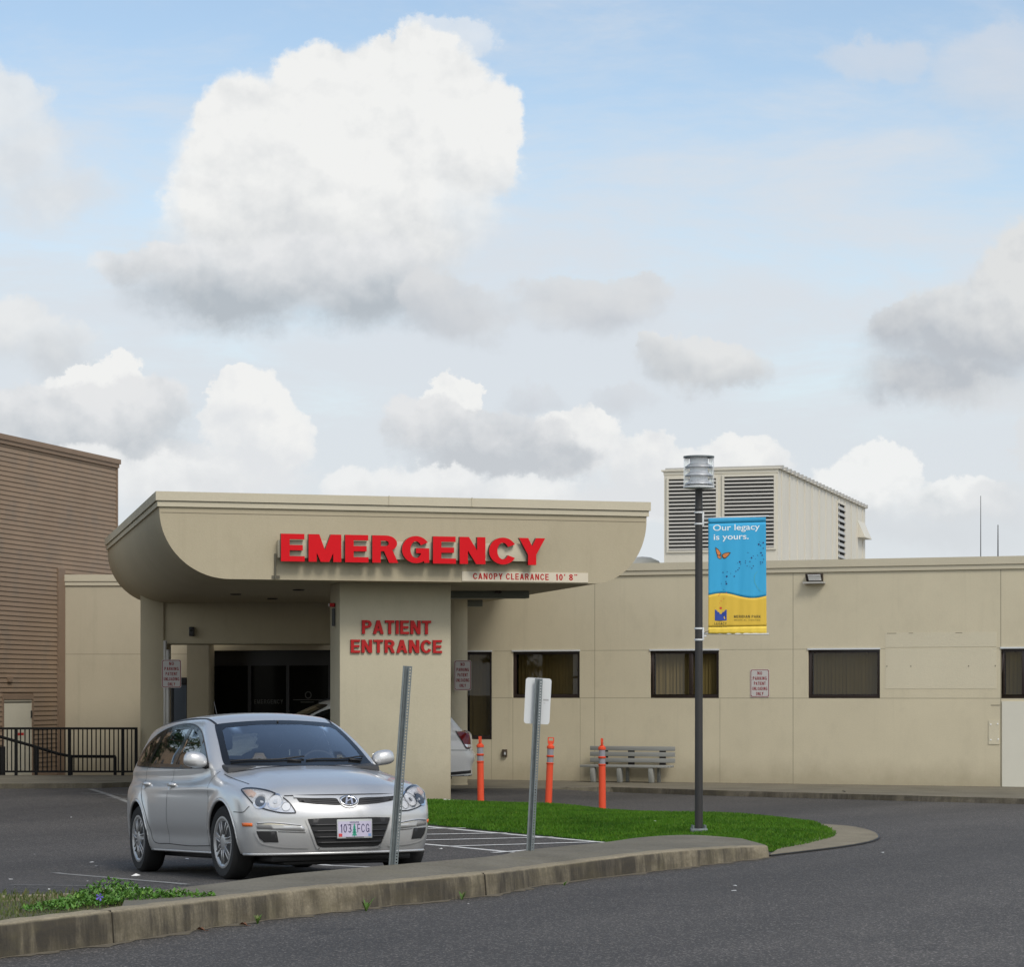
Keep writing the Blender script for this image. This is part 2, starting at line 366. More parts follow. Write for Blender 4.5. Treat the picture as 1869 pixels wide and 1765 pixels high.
M_metalw = mat('cream metal cladding', (.62, .585, .49), .5, var=.04, vs=.6, stretch=(1, 1, .3), tint=(.50, .46, .37, .25))
M_louvre = mat('louvre grey', (.40, .39, .36), .5, var=.08)
M_brown = mat('brown siding paint', (.255, .180, .118), .75, var=.25, vs=.8, fine=.12, fs=30, tint=(.19, .15, .11, .6))
M_brown2 = mat('brown trim', (.215, .150, .100), .75, var=.15)
M_doorw = mat('cream door', (.56, .53, .42), .6, var=.06)
M_paint = mat('white road paint', (.60, .60, .58), .7, var=.25, vs=8, tint=(.12, .12, .12, .5))
M_paint_old = mat('worn road paint', (.22, .22, .21), .8, var=.5, vs=10, tint=(.06, .06, .06, .8))
M_soil = mat('mossy soil', (.075, .065, .030), .95, var=.5, vs=6, bump=.9, bs=40, fine=.4, fs=90, tint=(.06, .095, .02, .8))
M_lawn = mat('lawn base', (.018, .060, .006), .95, var=.35, vs=3)
M_white = mat('white paint', (.78, .78, .76), .5, var=.03)
# ================================================================== ground form
CAR_F = Vector((-2.40, 21.765)); CAR_FWD = Vector((.40, -.9165)); CAR_LEFT = Vector((.9165, .40))
KDIR = Vector((.539, .842)); KA = Vector((-3.23, 15.9)); KN = Vector((-.842, .539))
def ground_z(X, Y):
    X = np.asarray(X, float); Y = np.asarray(Y, float)
    s = (X-CAR_F.x)*CAR_FWD.x+(Y-CAR_F.y)*CAR_FWD.y
    lot = .046+.0417*np.clip(s, -2.9, .8)
    d = (X-KA.x)*KN.x+(Y-KA.y)*KN.y
    w = sstep(.25, 1.15, d)*(1-sstep(1.2, 3.2, X))
    far = .04*(1-sstep(-5.5, -3., X))-.09*sstep(.3, 1.9, X)
    k = sstep(30, 41, Y)
    z = w*lot*(1-k)+far*k
    return np.where((Y > 46.6) & (X < -6.75) & (X > -30) & (Y < 60), -.75, z)

def nonuni(vals): return sorted(set(round(v, 4) for v in vals))
xs = nonuni([-3000, -900, -300, -120, -60, -40, -29, -22, -18]+list(np.arange(-15, 14.01, .5))+[-6.8, -6.7, 16, 19, 24, 32, 45, 70, 140, 400, 1000, 3000])
ys = nonuni([-600, -150, -50, -20, -8, -2, 2, 5]+list(np.arange(8, 50, .5))+[46.55, 46.65, 52, 56, 59.9, 62, 75, 110, 200, 500, 1200, 3000, 6000])
gx, gy = np.meshgrid(xs, ys); gz = ground_z(gx, gy)
mb = MB(); nx = len(xs)
mb.v = [tuple(map(float, p)) for p in zip(gx.ravel(), gy.ravel(), gz.ravel())]
mb.f = [(j*nx+i, j*nx+i+1, (j+1)*nx+i+1, (j+1)*nx+i) for j in range(len(ys)-1) for i in range(nx-1)]; mb.mi = [0]*len(mb.f)
struct(mb.build('road', M_asphalt, smooth=True, fix=False), 'dark grey asphalt road and parking lot')

def slab(name, poly, z, depth, m, label=None, zf=None, bevel=0.012):
    """poly: list of (x, y); z height or per-vertex list"""
    mb = MB(); n = len(poly); zz = z if hasattr(z, '__len__') else [z]*n
    top = [(p[0], p[1], zz[i]) for i, p in enumerate(poly)]; bot = [(p[0], p[1], zz[i]-depth) for i, p in enumerate(poly)]
    tri = tessellate_polygon([[Vector((p[0], p[1], 0)) for p in poly]])
    mb.add(top+bot, [tuple(t) for t in tri]+[(i, (i+1) % n, n+(i+1) % n, n+i) for i in range(n)])
    o = mb.build(name, m); struct(o, label); return o

# ------------------------------------------------------------------ the near island: kerb and pavement
KP = [(-260, 1722, 1792), (0, 1687, 1750.5), (207, 1663, 1723.5), (419, 1639, 1689.5), (602, 1618.5, 1667), (700, 1611.5, 1656), (900, 1593, 1634.5), (997, 1581.5, 1616), (1203, 1556, 1590.5), (1330, 1547, 1575), (1404, 1544, 1566)]
KP = [(p, GP(p, yb), (yb-yt)/FPX*GP(p, yb).y) for p, yt, yb in KP]
def catmull(pts, n):
    pts = [np.array(p, float) for p in pts]; out = []
    for i in range(len(pts)-1):
        p0, p1, p2, p3 = pts[max(i-1, 0)], pts[i], pts[i+1], pts[min(i+2, len(pts)-1)]
        for k in range(n):
            t = k/n; out.append(.5*((2*p1)+(-p0+p2)*t+(2*p0-5*p1+4*p2-p3)*t*t+(-p0+3*p1-3*p2+p3)*t**3))
    out.append(pts[-1]); return out
kst = catmull([(q.x, q.y, h, p) for p, q, h in KP], 12)
def knorm(i):
    a, b = kst[max(i-1, 0)], kst[min(i+1, len(kst)-1)]; t = np.array([b[0]-a[0], b[1]-a[1]]); t /= np.linalg.norm(t); return np.array([-t[1], t[0]])
kin = [kst[i][:2]+knorm(i)*.17 for i in range(len(kst))]          # inner edge of the kerb stone
mb = MB(); joints = [207, 884]
ring = [(0, -.12), (0.008, .55), (.016, .88), (.024, .96), (.042, 1.0), (.17, 1.0), (.17, -.12)]
start = len(mb.v); n = len(ring); prev = False
for i in range(len(kst)):
    nn = knorm(i); h = kst[i][2]; jig = .004*math.sin(i*1.7)
    mb.v += [(kst[i][0]+nn[0]*(a+jig*(b > .5)), kst[i][1]+nn[1]*(a+jig*(b > .5)), h*b+(0 if b < .9 else jig*.5)) for a, b in ring]
    if i:
        k = (i-1)*n
        cut = any(kst[i-1][3] < j <= kst[i][3] for j in joints)
        for r in range(n-1): mb.f.append((k+r, k+n+r, k+n+r+1, k+r+1)); mb.mi.append(0)
mb.f.append(tuple(range((len(kst)-1)*n, len(kst)*n))); mb.mi.append(0)
kerb = struct(mb.build('kerb', M_kerb, smooth=True, fix=True, angle=50), 'stained concrete kerb of the near traffic island')
mb = MB()
for j in joints:                                                    # open joints between the kerb stones
    i = min(range(len(kst)), key=lambda q: abs(kst[q][3]-j)); p = kst[i]; nn = knorm(i)
    mb.bar((p[0]-nn[0]*.004, p[1]-nn[1]*.004, .0), (p[0]+nn[0]*.012, p[1]+nn[1]*.012, p[2]*.95), .006, .008, up=(nn[0], nn[1], 0))
    mb.bar((p[0]+nn[0]*.02, p[1]+nn[1]*.02, p[2]-.004), (p[0]+nn[0]*.165, p[1]+nn[1]*.165, p[2]-.002), .006, .010)
struct(mb.build('kerb_joint', mat('joint dirt', (.035, .03, .02), .95)), 'dark open joint in the near kerb')
# pavement slab behind the kerb stone
BK = [(231, 1633, .19), (419, 1610, .205), (530, 1595.6, .215), (722, 1578.7, .22), (900, 1563, .215), (964, 1551.7, .205), (1102, 1538, .185), (1160, 1530, .17), (1218, 1525.5, .16), (1278, 1525, .15), (1354, 1531, .14)]
bk = [GP(*b) for b in BK]
front = [(kin[i][0], kin[i][1], kst[i][2]-.004) for i in range(len(kst)) if kst[i][3] >= 250]
endp = kst[-1]; front.append((endp[0]-.02, endp[1]+.16, .118))
bk_d = [tuple(q) for q in catmull([tuple(b) for b in bk], 4)]
poly = [(p[0], p[1]) for p in front]+[(p[0], p[1]) for p in reversed(bk_d)]
zz = [p[2] for p in front]+[p[2] for p in reversed(bk_d)]
slab('pavement', poly, zz, .32, M_walk, 'grey concrete pavement on the near island')
# planting bed at the left end
bl = [GP(-260, 1662, .1), GP(0, 1645, .1), GP(110, 1642, .11), GP(231, 1633, .13)]
fl = [(kin[i][0], kin[i][1], kst[i][2]-.03) for i in range(len(kst)) if kst[i][3] < 262]
poly = [(p[0], p[1]) for p in fl]+[(p[0], p[1]) for p in reversed(bl)]; zz = [p[2] for p in fl]+[p[2]-.005 for p in reversed(bl)]
slab('ground', poly, zz, .3, M_soil, 'mossy soil bed beside the near kerb')
mb = MB()      # low back kerb of the bed
for a, b in zip(bl[:-1], bl[1:]): mb.bar(a+Vector((0, .05, -.05)), b+Vector((0, .05, -.05)), .1, .17)
struct(mb.build('kerb', M_kerb, bevel=.01), 'low kerb behind the soil bed')

# ------------------------------------------------------------------ lawn
GE = [(640, 1489, .0), (780, 1505, .02), (900, 1517, .05), (1000, 1526, .08), (1060, 1533, .10), (1108, 1537.5, .12)]
def gl(px, py):          # point of the ground surface seen at a pixel
    z = 0.
    for _ in range(14): p = GP(px, py, z); z = .5*z+.5*float(ground_z(p.x, p.y))
    return GP(px, py, z)
gpts = [gl(g[0], g[1]+1) for g in GE]+[b+Vector((0, .06, -.02)) for b in bk[6:]]+[GP(1409, 1547, .05), GP(1470, 1540, .03), GP(1520, 1530.5, .01), GP(1527, 1524, .01), GP(1515, 1514, .01), GP(1479, 1502, .0), GP(1400, 1493.5, -.0), GP(1303, 1486.5, -.0), GP(1200, 1480, -.0), GP(1102, 1474, -.0), GP(940, 1468, 0), GP(780, 1465, 0), GP(600, 1463, 0)]
GPOLY = [(p.x, p.y) for p in gpts]
def in_poly(x, y, poly):
    x = np.asarray(x); y = np.asarray(y); r = np.zeros(x.shape, bool); n = len(poly); j = n-1
    for i in range(n):
        xi, yi = poly[i]; xj, yj = poly[j]
        c = ((yi > y) != (yj > y)) & (x < (xj-xi)*(y-yi)/((yj-yi) or 1e-12)+xi); r ^= c; j = i
    return r
def edge_dist(x, y, poly):
    x = np.asarray(x, float); y = np.asarray(y, float); d = np.full(x.shape, 1e9); n = len(poly)
    for i in range(n):
        ax, ay = poly[i]; bx, by = poly[(i+1) % n]; L = (bx-ax)**2+(by-ay)**2 or 1e-12
        t = np.clip(((x-ax)*(bx-ax)+(y-ay)*(by-ay))/L, 0, 1); d = np.minimum(d, np.hypot(x-ax-t*(bx-ax), y-ay-t*(by-ay)))
    return d
def region(outer, holes=(), step=.2):
    """triangulated polygon with holes and interior points: (2-D points, triangles)"""
    pts = []; edges = []
    def loop(lp):
        k = len(pts); q = []
        for i in range(len(lp)):
            a, b = np.array(lp[i], float), np.array(lp[(i+1) % len(lp)], float); m = max(1, int(np.linalg.norm(b-a)/step+.5))
            q += [a+(b-a)*t/m for t in range(m)]
        pts.extend(q); edges.extend((k+i, k+(i+1) % len(q)) for i in range(len(q)))
    loop(outer)
    for h in holes: loop(h)
    o = np.array(outer); lo = o.min(0); hi = o.max(0)
    X, Y = np.meshgrid(np.arange(lo[0], hi[0], step), np.arange(lo[1], hi[1], step)); X = X.ravel()+.013*step; Y = Y.ravel()+.017*step
    ok = in_poly(X, Y, outer) & (edge_dist(X, Y, outer) > step*.45)
    for h in holes: ok &= ~in_poly(X, Y, h) & (edge_dist(X, Y, h) > step*.45)
    pts += list(zip(X[ok], Y[ok]))
    vs, es, fs = delaunay_2d_cdt([Vector((float(p[0]), float(p[1]))) for p in pts], edges, [], 0, 1e-7)[:3]
    V2 = np.array([(v.x, v.y) for v in vs]); out = []
    C = np.array([V2[list(f)].mean(0) for f in fs]); ok = in_poly(C[:, 0], C[:, 1], outer)
    for h in holes: ok &= ~in_poly(C[:, 0], C[:, 1], h)
    return V2, [tuple(f) for f, k in zip(fs, ok) if k]
def lawn_z(x, y):
    d = edge_dist(x, y, GPOLY)
    return ground_z(x, y)+.006+.045*sstep(0, .5, d)+.03*sstep(.2, 1.6, d)
V2, F = region(GPOLY, step=.35)
mb = MB(); zz = lawn_z(V2[:, 0], V2[:, 1]); mb.add([(float(a), float(b), float(c)) for (a, b), c in zip(V2, zz)], F)
k = len(mb.v)
struct(mb.build('lawn', M_lawn, smooth=True), 'soil under the green lawn island')
# grass blades
def grass(n, poly, zf, hmin, hmax, w, name, m, label, kind='stuff', clump=None):
    P = np.array(poly); lo = P.min(0); hi = P.max(0)
    pts = RNG.uniform(lo, hi, (int(n*2.2), 2)); pts = pts[in_poly(pts[:, 0], pts[:, 1], poly)][:n]; n = len(pts)
    z = zf(pts[:, 0], pts[:, 1]); a = RNG.uniform(0, 2*PI, n)
    v_n = np.sin(pts[:, 0]*2.1+np.sin(pts[:, 1]*1.3)*2)*np.cos(pts[:, 1]*1.7+pts[:, 0])*.5+.5
    h = RNG.uniform(hmin, hmax, n)*(.75+.5*v_n); lean = RNG.uniform(.1, .7, n)*h; la = RNG.uniform(0, 2*PI, n)
    dx, dy = np.cos(a)*w/2, np.sin(a)*w/2
    V = np.empty((n, 4, 3))
    V[:, 0] = np.c_[pts[:, 0]-dx, pts[:, 1]-dy, z-.01]; V[:, 1] = np.c_[pts[:, 0]+dx, pts[:, 1]+dy, z-.01]
    mx, my = pts[:, 0]+np.cos(la)*lean*.35, pts[:, 1]+np.sin(la)*lean*.35
    V[:, 2] = np.c_[mx+dx*.8, my+dy*.8, z+h*.6]; V[:, 3] = np.c_[pts[:, 0]+np.cos(la)*lean, pts[:, 1]+np.sin(la)*lean, z+h]
    me = bpy.data.meshes.new(name); idx = np.arange(n)*4
    me.from_pydata(V.reshape(-1, 3).tolist(), [], [f for i in idx.tolist() for f in ((i, i+1, i+2), (i, i+2, i+3))])
    me.materials.append(m); o = bpy.data.objects.new(name, me); COL.objects.link(o); o['kind'] = kind; o['label'] = label; o['category'] = 'grass'
    return o
def leaf_mat(name, c1, c2, c3, scale=2., sheen=.35):
    m = bpy.data.materials.new(name); m.use_nodes = True; N = NT(m.node_tree); b = N.n['Principled BSDF']
    g = N.new('ShaderNodeNewGeometry'); co = g.outputs['Position']; r = g.outputs['Random Per Island']
    c = N.mix(N.ss(N.noise(co, scale, 4, .6), .35, .65), c1, c2); c = N.mix(N.ss(r, .75, 1., 0, .7), c, c3)
    N.put(b.inputs['Base Color'], c); b.inputs['Roughness'].default_value = .6; b.inputs['Specular IOR Level'].default_value = sheen
    return m
M_grass = leaf_mat('grass blade', (.036, .112, .004), (.060, .160, .006), (.12, .19, .02), 1.4, .2)
grass(150000, GPOLY, lawn_z, .022, .050, .010, 'grass', M_grass, 'bright green mown grass of the island')

# flush concrete apron round the lawn's nose
AP = [GP(1405, 1564), GP(1504, 1552.3), GP(1545, 1546.6), GP(1580, 1540.4), GP(1597, 1535.2), GP(1603, 1530), GP(1597, 1523), GP(1580, 1517), GP(1555, 1512), GP(1530, 1509.6), GP(1490, 1508), GP(1470, 1520), GP(1440, 1540)]
ap = catmull([tuple(a) for a in AP], 4)
slab('pavement', [(p[0], p[1]) for p in ap], [.022+.03*0 for p in ap],   .2, concrete_mat('apron concrete', (.20, .175, .125), .6), 'flush concrete apron around the lawn nose')
mb = MB()
for a, b in zip(ap[:-9], ap[1:-8]): mb.bar((a[0], a[1], .012), (b[0], b[1], .012), .035, .012)
struct(mb.build('pavement_edge', M_black), 'dark seam around the concrete apron')

# ------------------------------------------------------------------ far pavement along the wing, and the left one
FK = [(640, 1441), (760, 1440.5), (850, 1440), (970, 1440), (1040, 1438.5), (1115, 1437.2), (1200, 1439.7), (1300, 1443), (1450, 1447), (1600, 1451), (1869, 1458.5), (2300, 1471)]
fk = [GP(a, b, 0) for a, b in FK]
backl = [(11.5, 42.6), (9.1, 43.95), (-.35, 47.5), (-5.2, 49.4)]
poly = [(p.x, p.y) for p in fk]+[(a[0], a[1]+.1) for a in backl]
slab('pavement', poly, [.004]*4+[.003]*2+[.0]*6+[.003]*4, .25, M_walk2, 'pale pavement along the hospital wall')
mb = MB()     # its kerb
ring = [(-.02, -.2), (-.008, .6), (0, .98), (.02, 1.06), (.15, 1.06), (.15, -.2)]
fd = catmull([tuple(p) for p in fk[4:]], 6)
for i, p in enumerate(fd):
    a, b = fd[max(i-1, 0)], fd[min(i+1, len(fd)-1)]; t = np.array([b[0]-a[0], b[1]-a[1]]); t /= np.linalg.norm(t); nn = np.array([-t[1], t[0]])
    base = float(ground_z(p[0]-nn[0]*.1, p[1]-nn[1]*.1))
    mb.v += [(p[0]+nn[0]*u, p[1]+nn[1]*u, (base*(1-w)+w*.004) if w <= 1 else .008) for u, w in ring]
    if i:
        k = (i-1)*6
        for r in range(5): mb.f.append((k+r, k+6+r, k+7+r, k+r+1)); mb.mi.append(0)
struct(mb.build('kerb', concrete_mat('far kerb concrete', (.17, .15, .115), .9), smooth=True, angle=50), 'dark kerb of the pavement along the hospital wall')
mb = MB(); j = GP(1541, 1450, -.04); mb.box(j.x-.012, j.x+.012, j.y-.06, j.y+.12, -.09, .013); struct(mb.build('kerb_joint', M_black), 'open joint in the far kerb')
lk = [(-16, 41.9), (-8.6, 42.1), (-6.9, 42.4), (-6.2, 43.2), (-5.6, 44.6), (-5.5, 50.2), (-6.75, 50.2), (-6.75, 46.45), (-16, 46.45)]
slab('pavement', lk, .123, .9, M_walk2, 'pavement in front of the black railing')

# ------------------------------------------------------------------ painted lines on the lot
def stripe(pts, w, m, lift=.004, name='painted_marking', label='white painted parking line'):
    mb = MB(); n = 14
    for a, b in zip(pts[:-1], pts[1:]):
        a, b = Vector(a[:2]), Vector(b[:2]); t = (b-a).normalized(); u = Vector((-t.y, t.x))*w/2; L = []
        for i in range(n+1):
            c = a+(b-a)*i/n
            for q in (c-u, c+u): L.append((q.x, q.y, float(ground_z(q.x, q.y))+lift))
        mb.add(L, [(2*i, 2*i+2, 2*i+3, 2*i+1) for i in range(n)])
    return struct(mb.build(name, m), label)
stripe([gl(690, 1501), gl(1108, 1539)], .11, M_paint)
stripe([gl(640, 1530), gl(800, 1544), gl(940, 1557)], .10, M_paint)
for a, b in (((690, 1515), (850, 1513)), ((690, 1526), (925, 1522)), ((690, 1537), (1010, 1529.5)), ((815, 1546.5), (1085, 1538.5)), ((900, 1558), (985, 1552))): stripe([gl(*a), gl(*b)], .10, M_paint, .008)
stripe([gl(540, 1573), gl(680, 1584)], .10, M_paint)
stripe([gl(100, 1594), gl(340, 1616)], .09, M_paint_old)
stripe([gl(190, 1623.5), gl(275, 1622.5)], .13, M_paint)
stripe([gl(20, 1617), gl(230, 1619)], .08, M_paint_old)
stripe([gl(165, 1441), gl(237, 1466)], .10, M_paint_old)
for a, b in (((150, 1449), (235, 1452)), ((195, 1458), (260, 1461))): stripe([gl(*a), gl(*b)], .08, M_paint_old, .008)

# grit washed into the gutter along the near kerb
mb = MB(); L = []
for i in range(0, len(kst)):
    nn = knorm(i); w = .05+.05*math.sin(i*.9)+.04*math.sin(i*2.3+1); w = max(.015, w)
    L += [(kst[i][0]+nn[0]*.004, kst[i][1]+nn[1]*.004, .006), (kst[i][0]-nn[0]*w, kst[i][1]-nn[1]*w, .0035)]
mb.add(L, [(2*i, 2*i+1, 2*i+3, 2*i+2) for i in range(len(kst)-1)])
struct(mb.build('gutter_grit', mat('gutter grit', (.12, .102, .07), .95, var=.5, vs=14, fine=.5, fs=90)), 'sandy grit in the gutter of the near kerb')
# ================================================================== lettering: block capitals drawn from strokes
def glyph(ch, t):
    """list of convex-ish polygons and an advance width; cap height 1, stroke t"""
    h = t/2; P = []
    def rect(x0, y0, x1, y1): P.append([(x0, y0), (x1, y0), (x1, y1), (x0, y1)])
    def par(x0, x1, y0, X0, X1, y1): P.append([(x0, y0), (x1, y0), (X1, y1), (X0, y1)])
    def arc(cx, cy, rx, ry, a0, a1, n=16, tv=None):
        tv = tv or t
        for i in range(n):
            A = R(a0+(a1-a0)*i/n); B = R(a0+(a1-a0)*(i+1)/n)
            def q(a, s): return (cx+(rx+s*h)*math.cos(a), cy+(ry+s*tv/2)*math.sin(a))
            P.append([q(A, -1), q(A, 1), q(B, 1), q(B, -1)])
    w = .62; th = t*.86
    if ch == 'E': rect(0, 0, t, 1); rect(0, 0, w, th); rect(0, 1-th, w-.01, 1); rect(0, .5-th/2, w-.05, .5+th/2)
    elif ch == 'F': w = .58; rect(0, 0, t, 1); rect(0, 1-th, w, 1); rect(0, .47-th/2, w-.05, .47+th/2)
    elif ch == 'L': w = .57; rect(0, 0, t, 1); rect(0, 0, w, th)
    elif ch == 'T': w = .64; rect(w/2-h, 0, w/2+h, 1); rect(0, 1-th, w, 1)
    elif ch == 'I': w = t; rect(0, 0, t, 1)
    elif ch == 'H': w = .7; rect(0, 0, t, 1); rect(w-t, 0, w, 1); rect(0, .5-th/2, w, .5+th/2)
    elif ch == 'N': w = .70; rect(0, 0, t, 1); rect(w-t, 0, w, 1); par(w-t*1.12, w, 0, 0, t*1.12, 1)
    elif ch == 'M': w = .86; rect(0, 0, t*.95, 1); rect(w-t*.95, 0, w, 1); par(w/2-t*.5, w/2+t*.5, 0, 0, t*1.25, 1); par(w/2-t*.5, w/2+t*.5, 0, w-t*1.25, w, 1)
    elif ch == 'A': w = .74; par(0, t*1.06, 0, w/2-t*.53, w/2+t*.53, 1); par(w-t*1.06, w, 0, w/2-t*.53, w/2+t*.53, 1); rect(.17, .22, w-.17, .22+th)
    elif ch == 'Y': w = .72; rect(w/2-h, 0, w/2+h, .45); par(w/2-h, w/2+h, .38, 0, t*1.12, 1); par(w/2-h, w/2+h, .38, w-t*1.12, w, 1)
    elif ch == 'K': w = .70; rect(0, 0, t, 1); par(w-t*1.2, w, 0, .20, .20+t*1.1, .6); par(t*.6, t*.6+t*1.1, .32, w-t*1.2, w-.02, 1)
    elif ch in 'CGOD':
        w = .70; rx, ry = w/2-h, .5-th/2
        if ch == 'O': arc(w/2, .5, rx, ry, 0, 360, 28, th)
        elif ch == 'C': w = .72; arc(.38, .5, .38-h, ry, 30, 330, 24, th)
        elif ch == 'G': w = .73; rx = w/2-h; arc(w/2+.01, .5, rx+.01, ry, 32, 345, 26, th); rect(w/2+.01, .37, w-.0, .37+th*.95); rect(w-t*.62, 0.02, w, .45)
        else: w = .68; rect(0, 0, t, 1); arc(.26, .5, w-.26-h, ry, -90, 90, 16, th); rect(0, 0, .27, th); rect(0, 1-th, .27, 1)
    elif ch in 'PR':
        w = .66; ry = .29-th/2; arc(.36, .71, w-.36-h, ry, -90, 90, 12, th); rect(0, 0, t, 1); rect(0, 1-th, .37, 1); rect(0, .42, .37, .42+th)
        if ch == 'R': w = .69; par(w-t*1.08, w, 0, .30, .30+t*1.05, .46)
    elif ch == 'U': w = .68; rect(0, .3, t, 1); rect(w-t, .3, w, 1); arc(w/2, .34, w/2-h, .34-th/2, 180, 360, 14, th)
    elif ch == '0': w = .56; arc(w/2, .5, w/2-h, .5-th/2, 0, 360, 24, th)
    elif ch == '1': w = .30; rect(.30-t, 0, .30, 1); par(0, t, .74, .30-t, .30, 1)
    elif ch == '8': w = .58; arc(w/2, .27, w/2-h, .27-th/2, 0, 360, 20, th); arc(w/2, .745, w/2-h-.03, .255-th/2, 0, 360, 20, th)
    elif ch == '3': w = .56; arc(w/2, .27, w/2-h, .27-th/2, -160, 90, 16, th); arc(w/2, .745, w/2-h-.03, .255-th/2, -90, 160, 16, th); rect(w/2-.06, .5-th/2, w/2+.02, .5+th/2)
    elif ch == "'": w = t*.8; rect(0, .72, w, 1)
    elif ch == '"': w = t*2.; rect(0, .78, t*.8, 1); rect(t*1.2, .78, w, 1)
    elif ch == ' ': w = .30
    elif ch == '-': w = .4; rect(0, .5-h, w, .5+h)
    return P, w
def union(polys):
    """outline-clean union of polygons -> (pts, tris)"""
    pts = []; faces = []
    for p in polys:
        ar = sum(p[i][0]*p[(i+1) % len(p)][1]-p[(i+1) % len(p)][0]*p[i][1] for i in range(len(p)))
        q = p if ar > 0 else p[::-1]; k = len(pts); pts += [Vector(a) for a in q]; faces.append([k+i for i in range(len(q))])
    vs, es, fs, ov, oe, of = delaunay_2d_cdt(pts, [], faces, 1, 1e-5)
    return [(v.x, v.y) for v in vs], [tuple(f) for f, o in zip(fs, of) if len(o)]
def extrude2d(mb, pts, tris, z0, z1, place, mi_face=0, mi_side=None, back=False):
    """place(x, y, depth) -> 3-D; front at z1 (towards the viewer)"""
    n = len(pts); ed = {}
    tr = []
    for t in tris:
        for k in range(1, len(t)-1):
            a, b, c = t[0], t[k], t[k+1]
            if (pts[b][0]-pts[a][0])*(pts[c][1]-pts[a][1])-(pts[c][0]-pts[a][0])*(pts[b][1]-pts[a][1]) < 0: b, c = c, b
            tr.append((a, b, c))
            for e in ((a, b), (b, c), (c, a)): ed[e] = 1
    mb.add([place(p[0], p[1], z1) for p in pts], tr, mi_face)
    if z1 != z0:
        side = [e for e in ed if (e[1], e[0]) not in ed]
        mb.add([place(p[0], p[1], z0) for p in pts]+[place(p[0], p[1], z1) for p in pts], [(a, b, b+n, a+n) for a, b in side], mi_face if mi_side is None else mi_side)
def layout(text, t, gap=.16):
    x = 0; out = []
    for ch in text:
        P, w = glyph(ch, t); out.append((ch, x, P, w)); x += w+gap
    return out, x-gap
def block_text(mb, text, x0, x1, z0, z1, place, t=.2, d0=0., d1=.01, gap=.16, mi=0, mi_side=None):
    L, W = layout(text, t, gap); sx = (x1-x0)/W; sz = z1-z0
    for ch, x, P, w in L:
        if not P: continue
        pts, tr = union([[(x0+(x+a)*sx, z0+b*sz) for a, b in p] for p in P]); extrude2d(mb, pts, tr, d0, d1, place, mi, mi_side)
def font_text(text, size, m, name, parent, M, offset=0., extrude=0., space=1., width=None):
    c = bpy.data.curves.new('lettering curve', 'FONT'); c.body = text; c.size = size; c.offset = offset; c.extrude = extrude; c.space_character = space; c.resolution_u = 4
    o = bpy.data.objects.new('tmp', c); COL.objects.link(o); dg = bpy.context.evaluated_depsgraph_get()
    me = bpy.data.meshes.new_from_object(o.evaluated_get(dg)); bpy.data.objects.remove(o); bpy.data.curves.remove(c); me.name = name
    if width:
        xs_ = [v.co.x for v in me.vertices]; s = width/(max(xs_)-min(xs_)); x_ = min(xs_)
        for v in me.vertices: v.co.x = (v.co.x-x_)*s
    me.transform(M); me.materials.clear(); me.materials.append(m)
    q = bpy.data.objects.new(name, me); COL.objects.link(q); q.parent = parent; return q

# ================================================================== hospital wing
HA = Vector((-.35, 47.5)); HT = math.atan2(-3.6, 9.27); HW = Vector((math.cos(HT), math.sin(HT)))
def wall_s(px): k = (px-XC)/FPX; return (k*HA.y-HA.x)/(HW.x-k*HW.y)
def wall_d(s): return HA.y+s*HW.y
def wall_z(px, py): return zat(py, wall_d(wall_s(px)))
hosp = thing('hospital_building', 'long single-storey beige stucco hospital wing with dark windows and flat roof', 'building', (HA.x, HA.y, 0), HT)
HM = hosp.matrix_basis.inverted()
def hloc(X, Y, z=0): return HM @ Vector((X, Y, z))
WINS = [(935.5, 1058, 1191.5, 1275), (1186.5, 1312, 1191, 1275), (1475, 1606, 1190.5, 1275.5), (1827, 1955, 1189, 1275.5), (846, 897.5, 1193, 1350)]
WR = []
for a, b, y0, y1 in WINS:
    s0, s1 = wall_s(a), wall_s(b); WR.append((s0, s1, 1.545 if y1 < 1300 else wall_z(870, 1350), 2.415))
DOORHOLE = (wall_s(381), wall_s(835), -.1, 2.47)
HOLES = WR+[DOORHOLE]
S0, S1, WH = hloc(-5.9, 49.65).x, 14.5, 3.80
def pierced_wall(mb, s0, s1, z0, z1, holes, y=0., depth=.3):
    sx_ = sorted({s0, s1, *[h[0] for h in holes], *[h[1] for h in holes]}); sz_ = sorted({z0, z1, *[max(z0, h[2]) for h in holes], *[h[3] for h in holes]})
    for a, b in zip(sx_[:-1], sx_[1:]):
        for c, d in zip(sz_[:-1], sz_[1:]):
            m_, n_ = (a+b)/2, (c+d)/2
            if any(h[0] < m_ < h[1] and h[2] < n_ < h[3] for h in holes): continue
            mb.add([(a, y, c), (b, y, c), (b, y, d), (a, y, d)], [(0, 1, 2, 3)])
    for a, b, c, d in holes:
        mb.add([(a, y, c), (b, y, c), (b, y, d), (a, y, d), (a, y+depth, c), (b, y+depth, c), (b, y+depth, d), (a, y+depth, d)], [(0, 4, 5, 1), (1, 5, 6, 2), (2, 6, 7, 3), (3, 7, 4, 0)])
vl = [(wall_s(897), -1, 1.54, .45), (wall_s(936), -1, 1.54, .4), (wall_s(1059), -1, 1.54, .4), (wall_s(1085.5), -1, 3.8, .55), (wall_s(1314), -1, 1.54, .4), (wall_s(1447.5), -1, 3.8, .6), (wall_s(1826.5), -1, 3.8, .75)]
hl = [(1.545, -9, 30, .6), (2.425, -9, 30, .5)]
M_wing = stucco_mat('wing stucco', (.56, .505, .368), vl, hl)
mb = MB(); pierced_wall(mb, S0, S1, -.3, WH, HOLES)
lw = [hloc(-9.08, 51), hloc(-5.9, 51), hloc(-5.9, 49.65)]
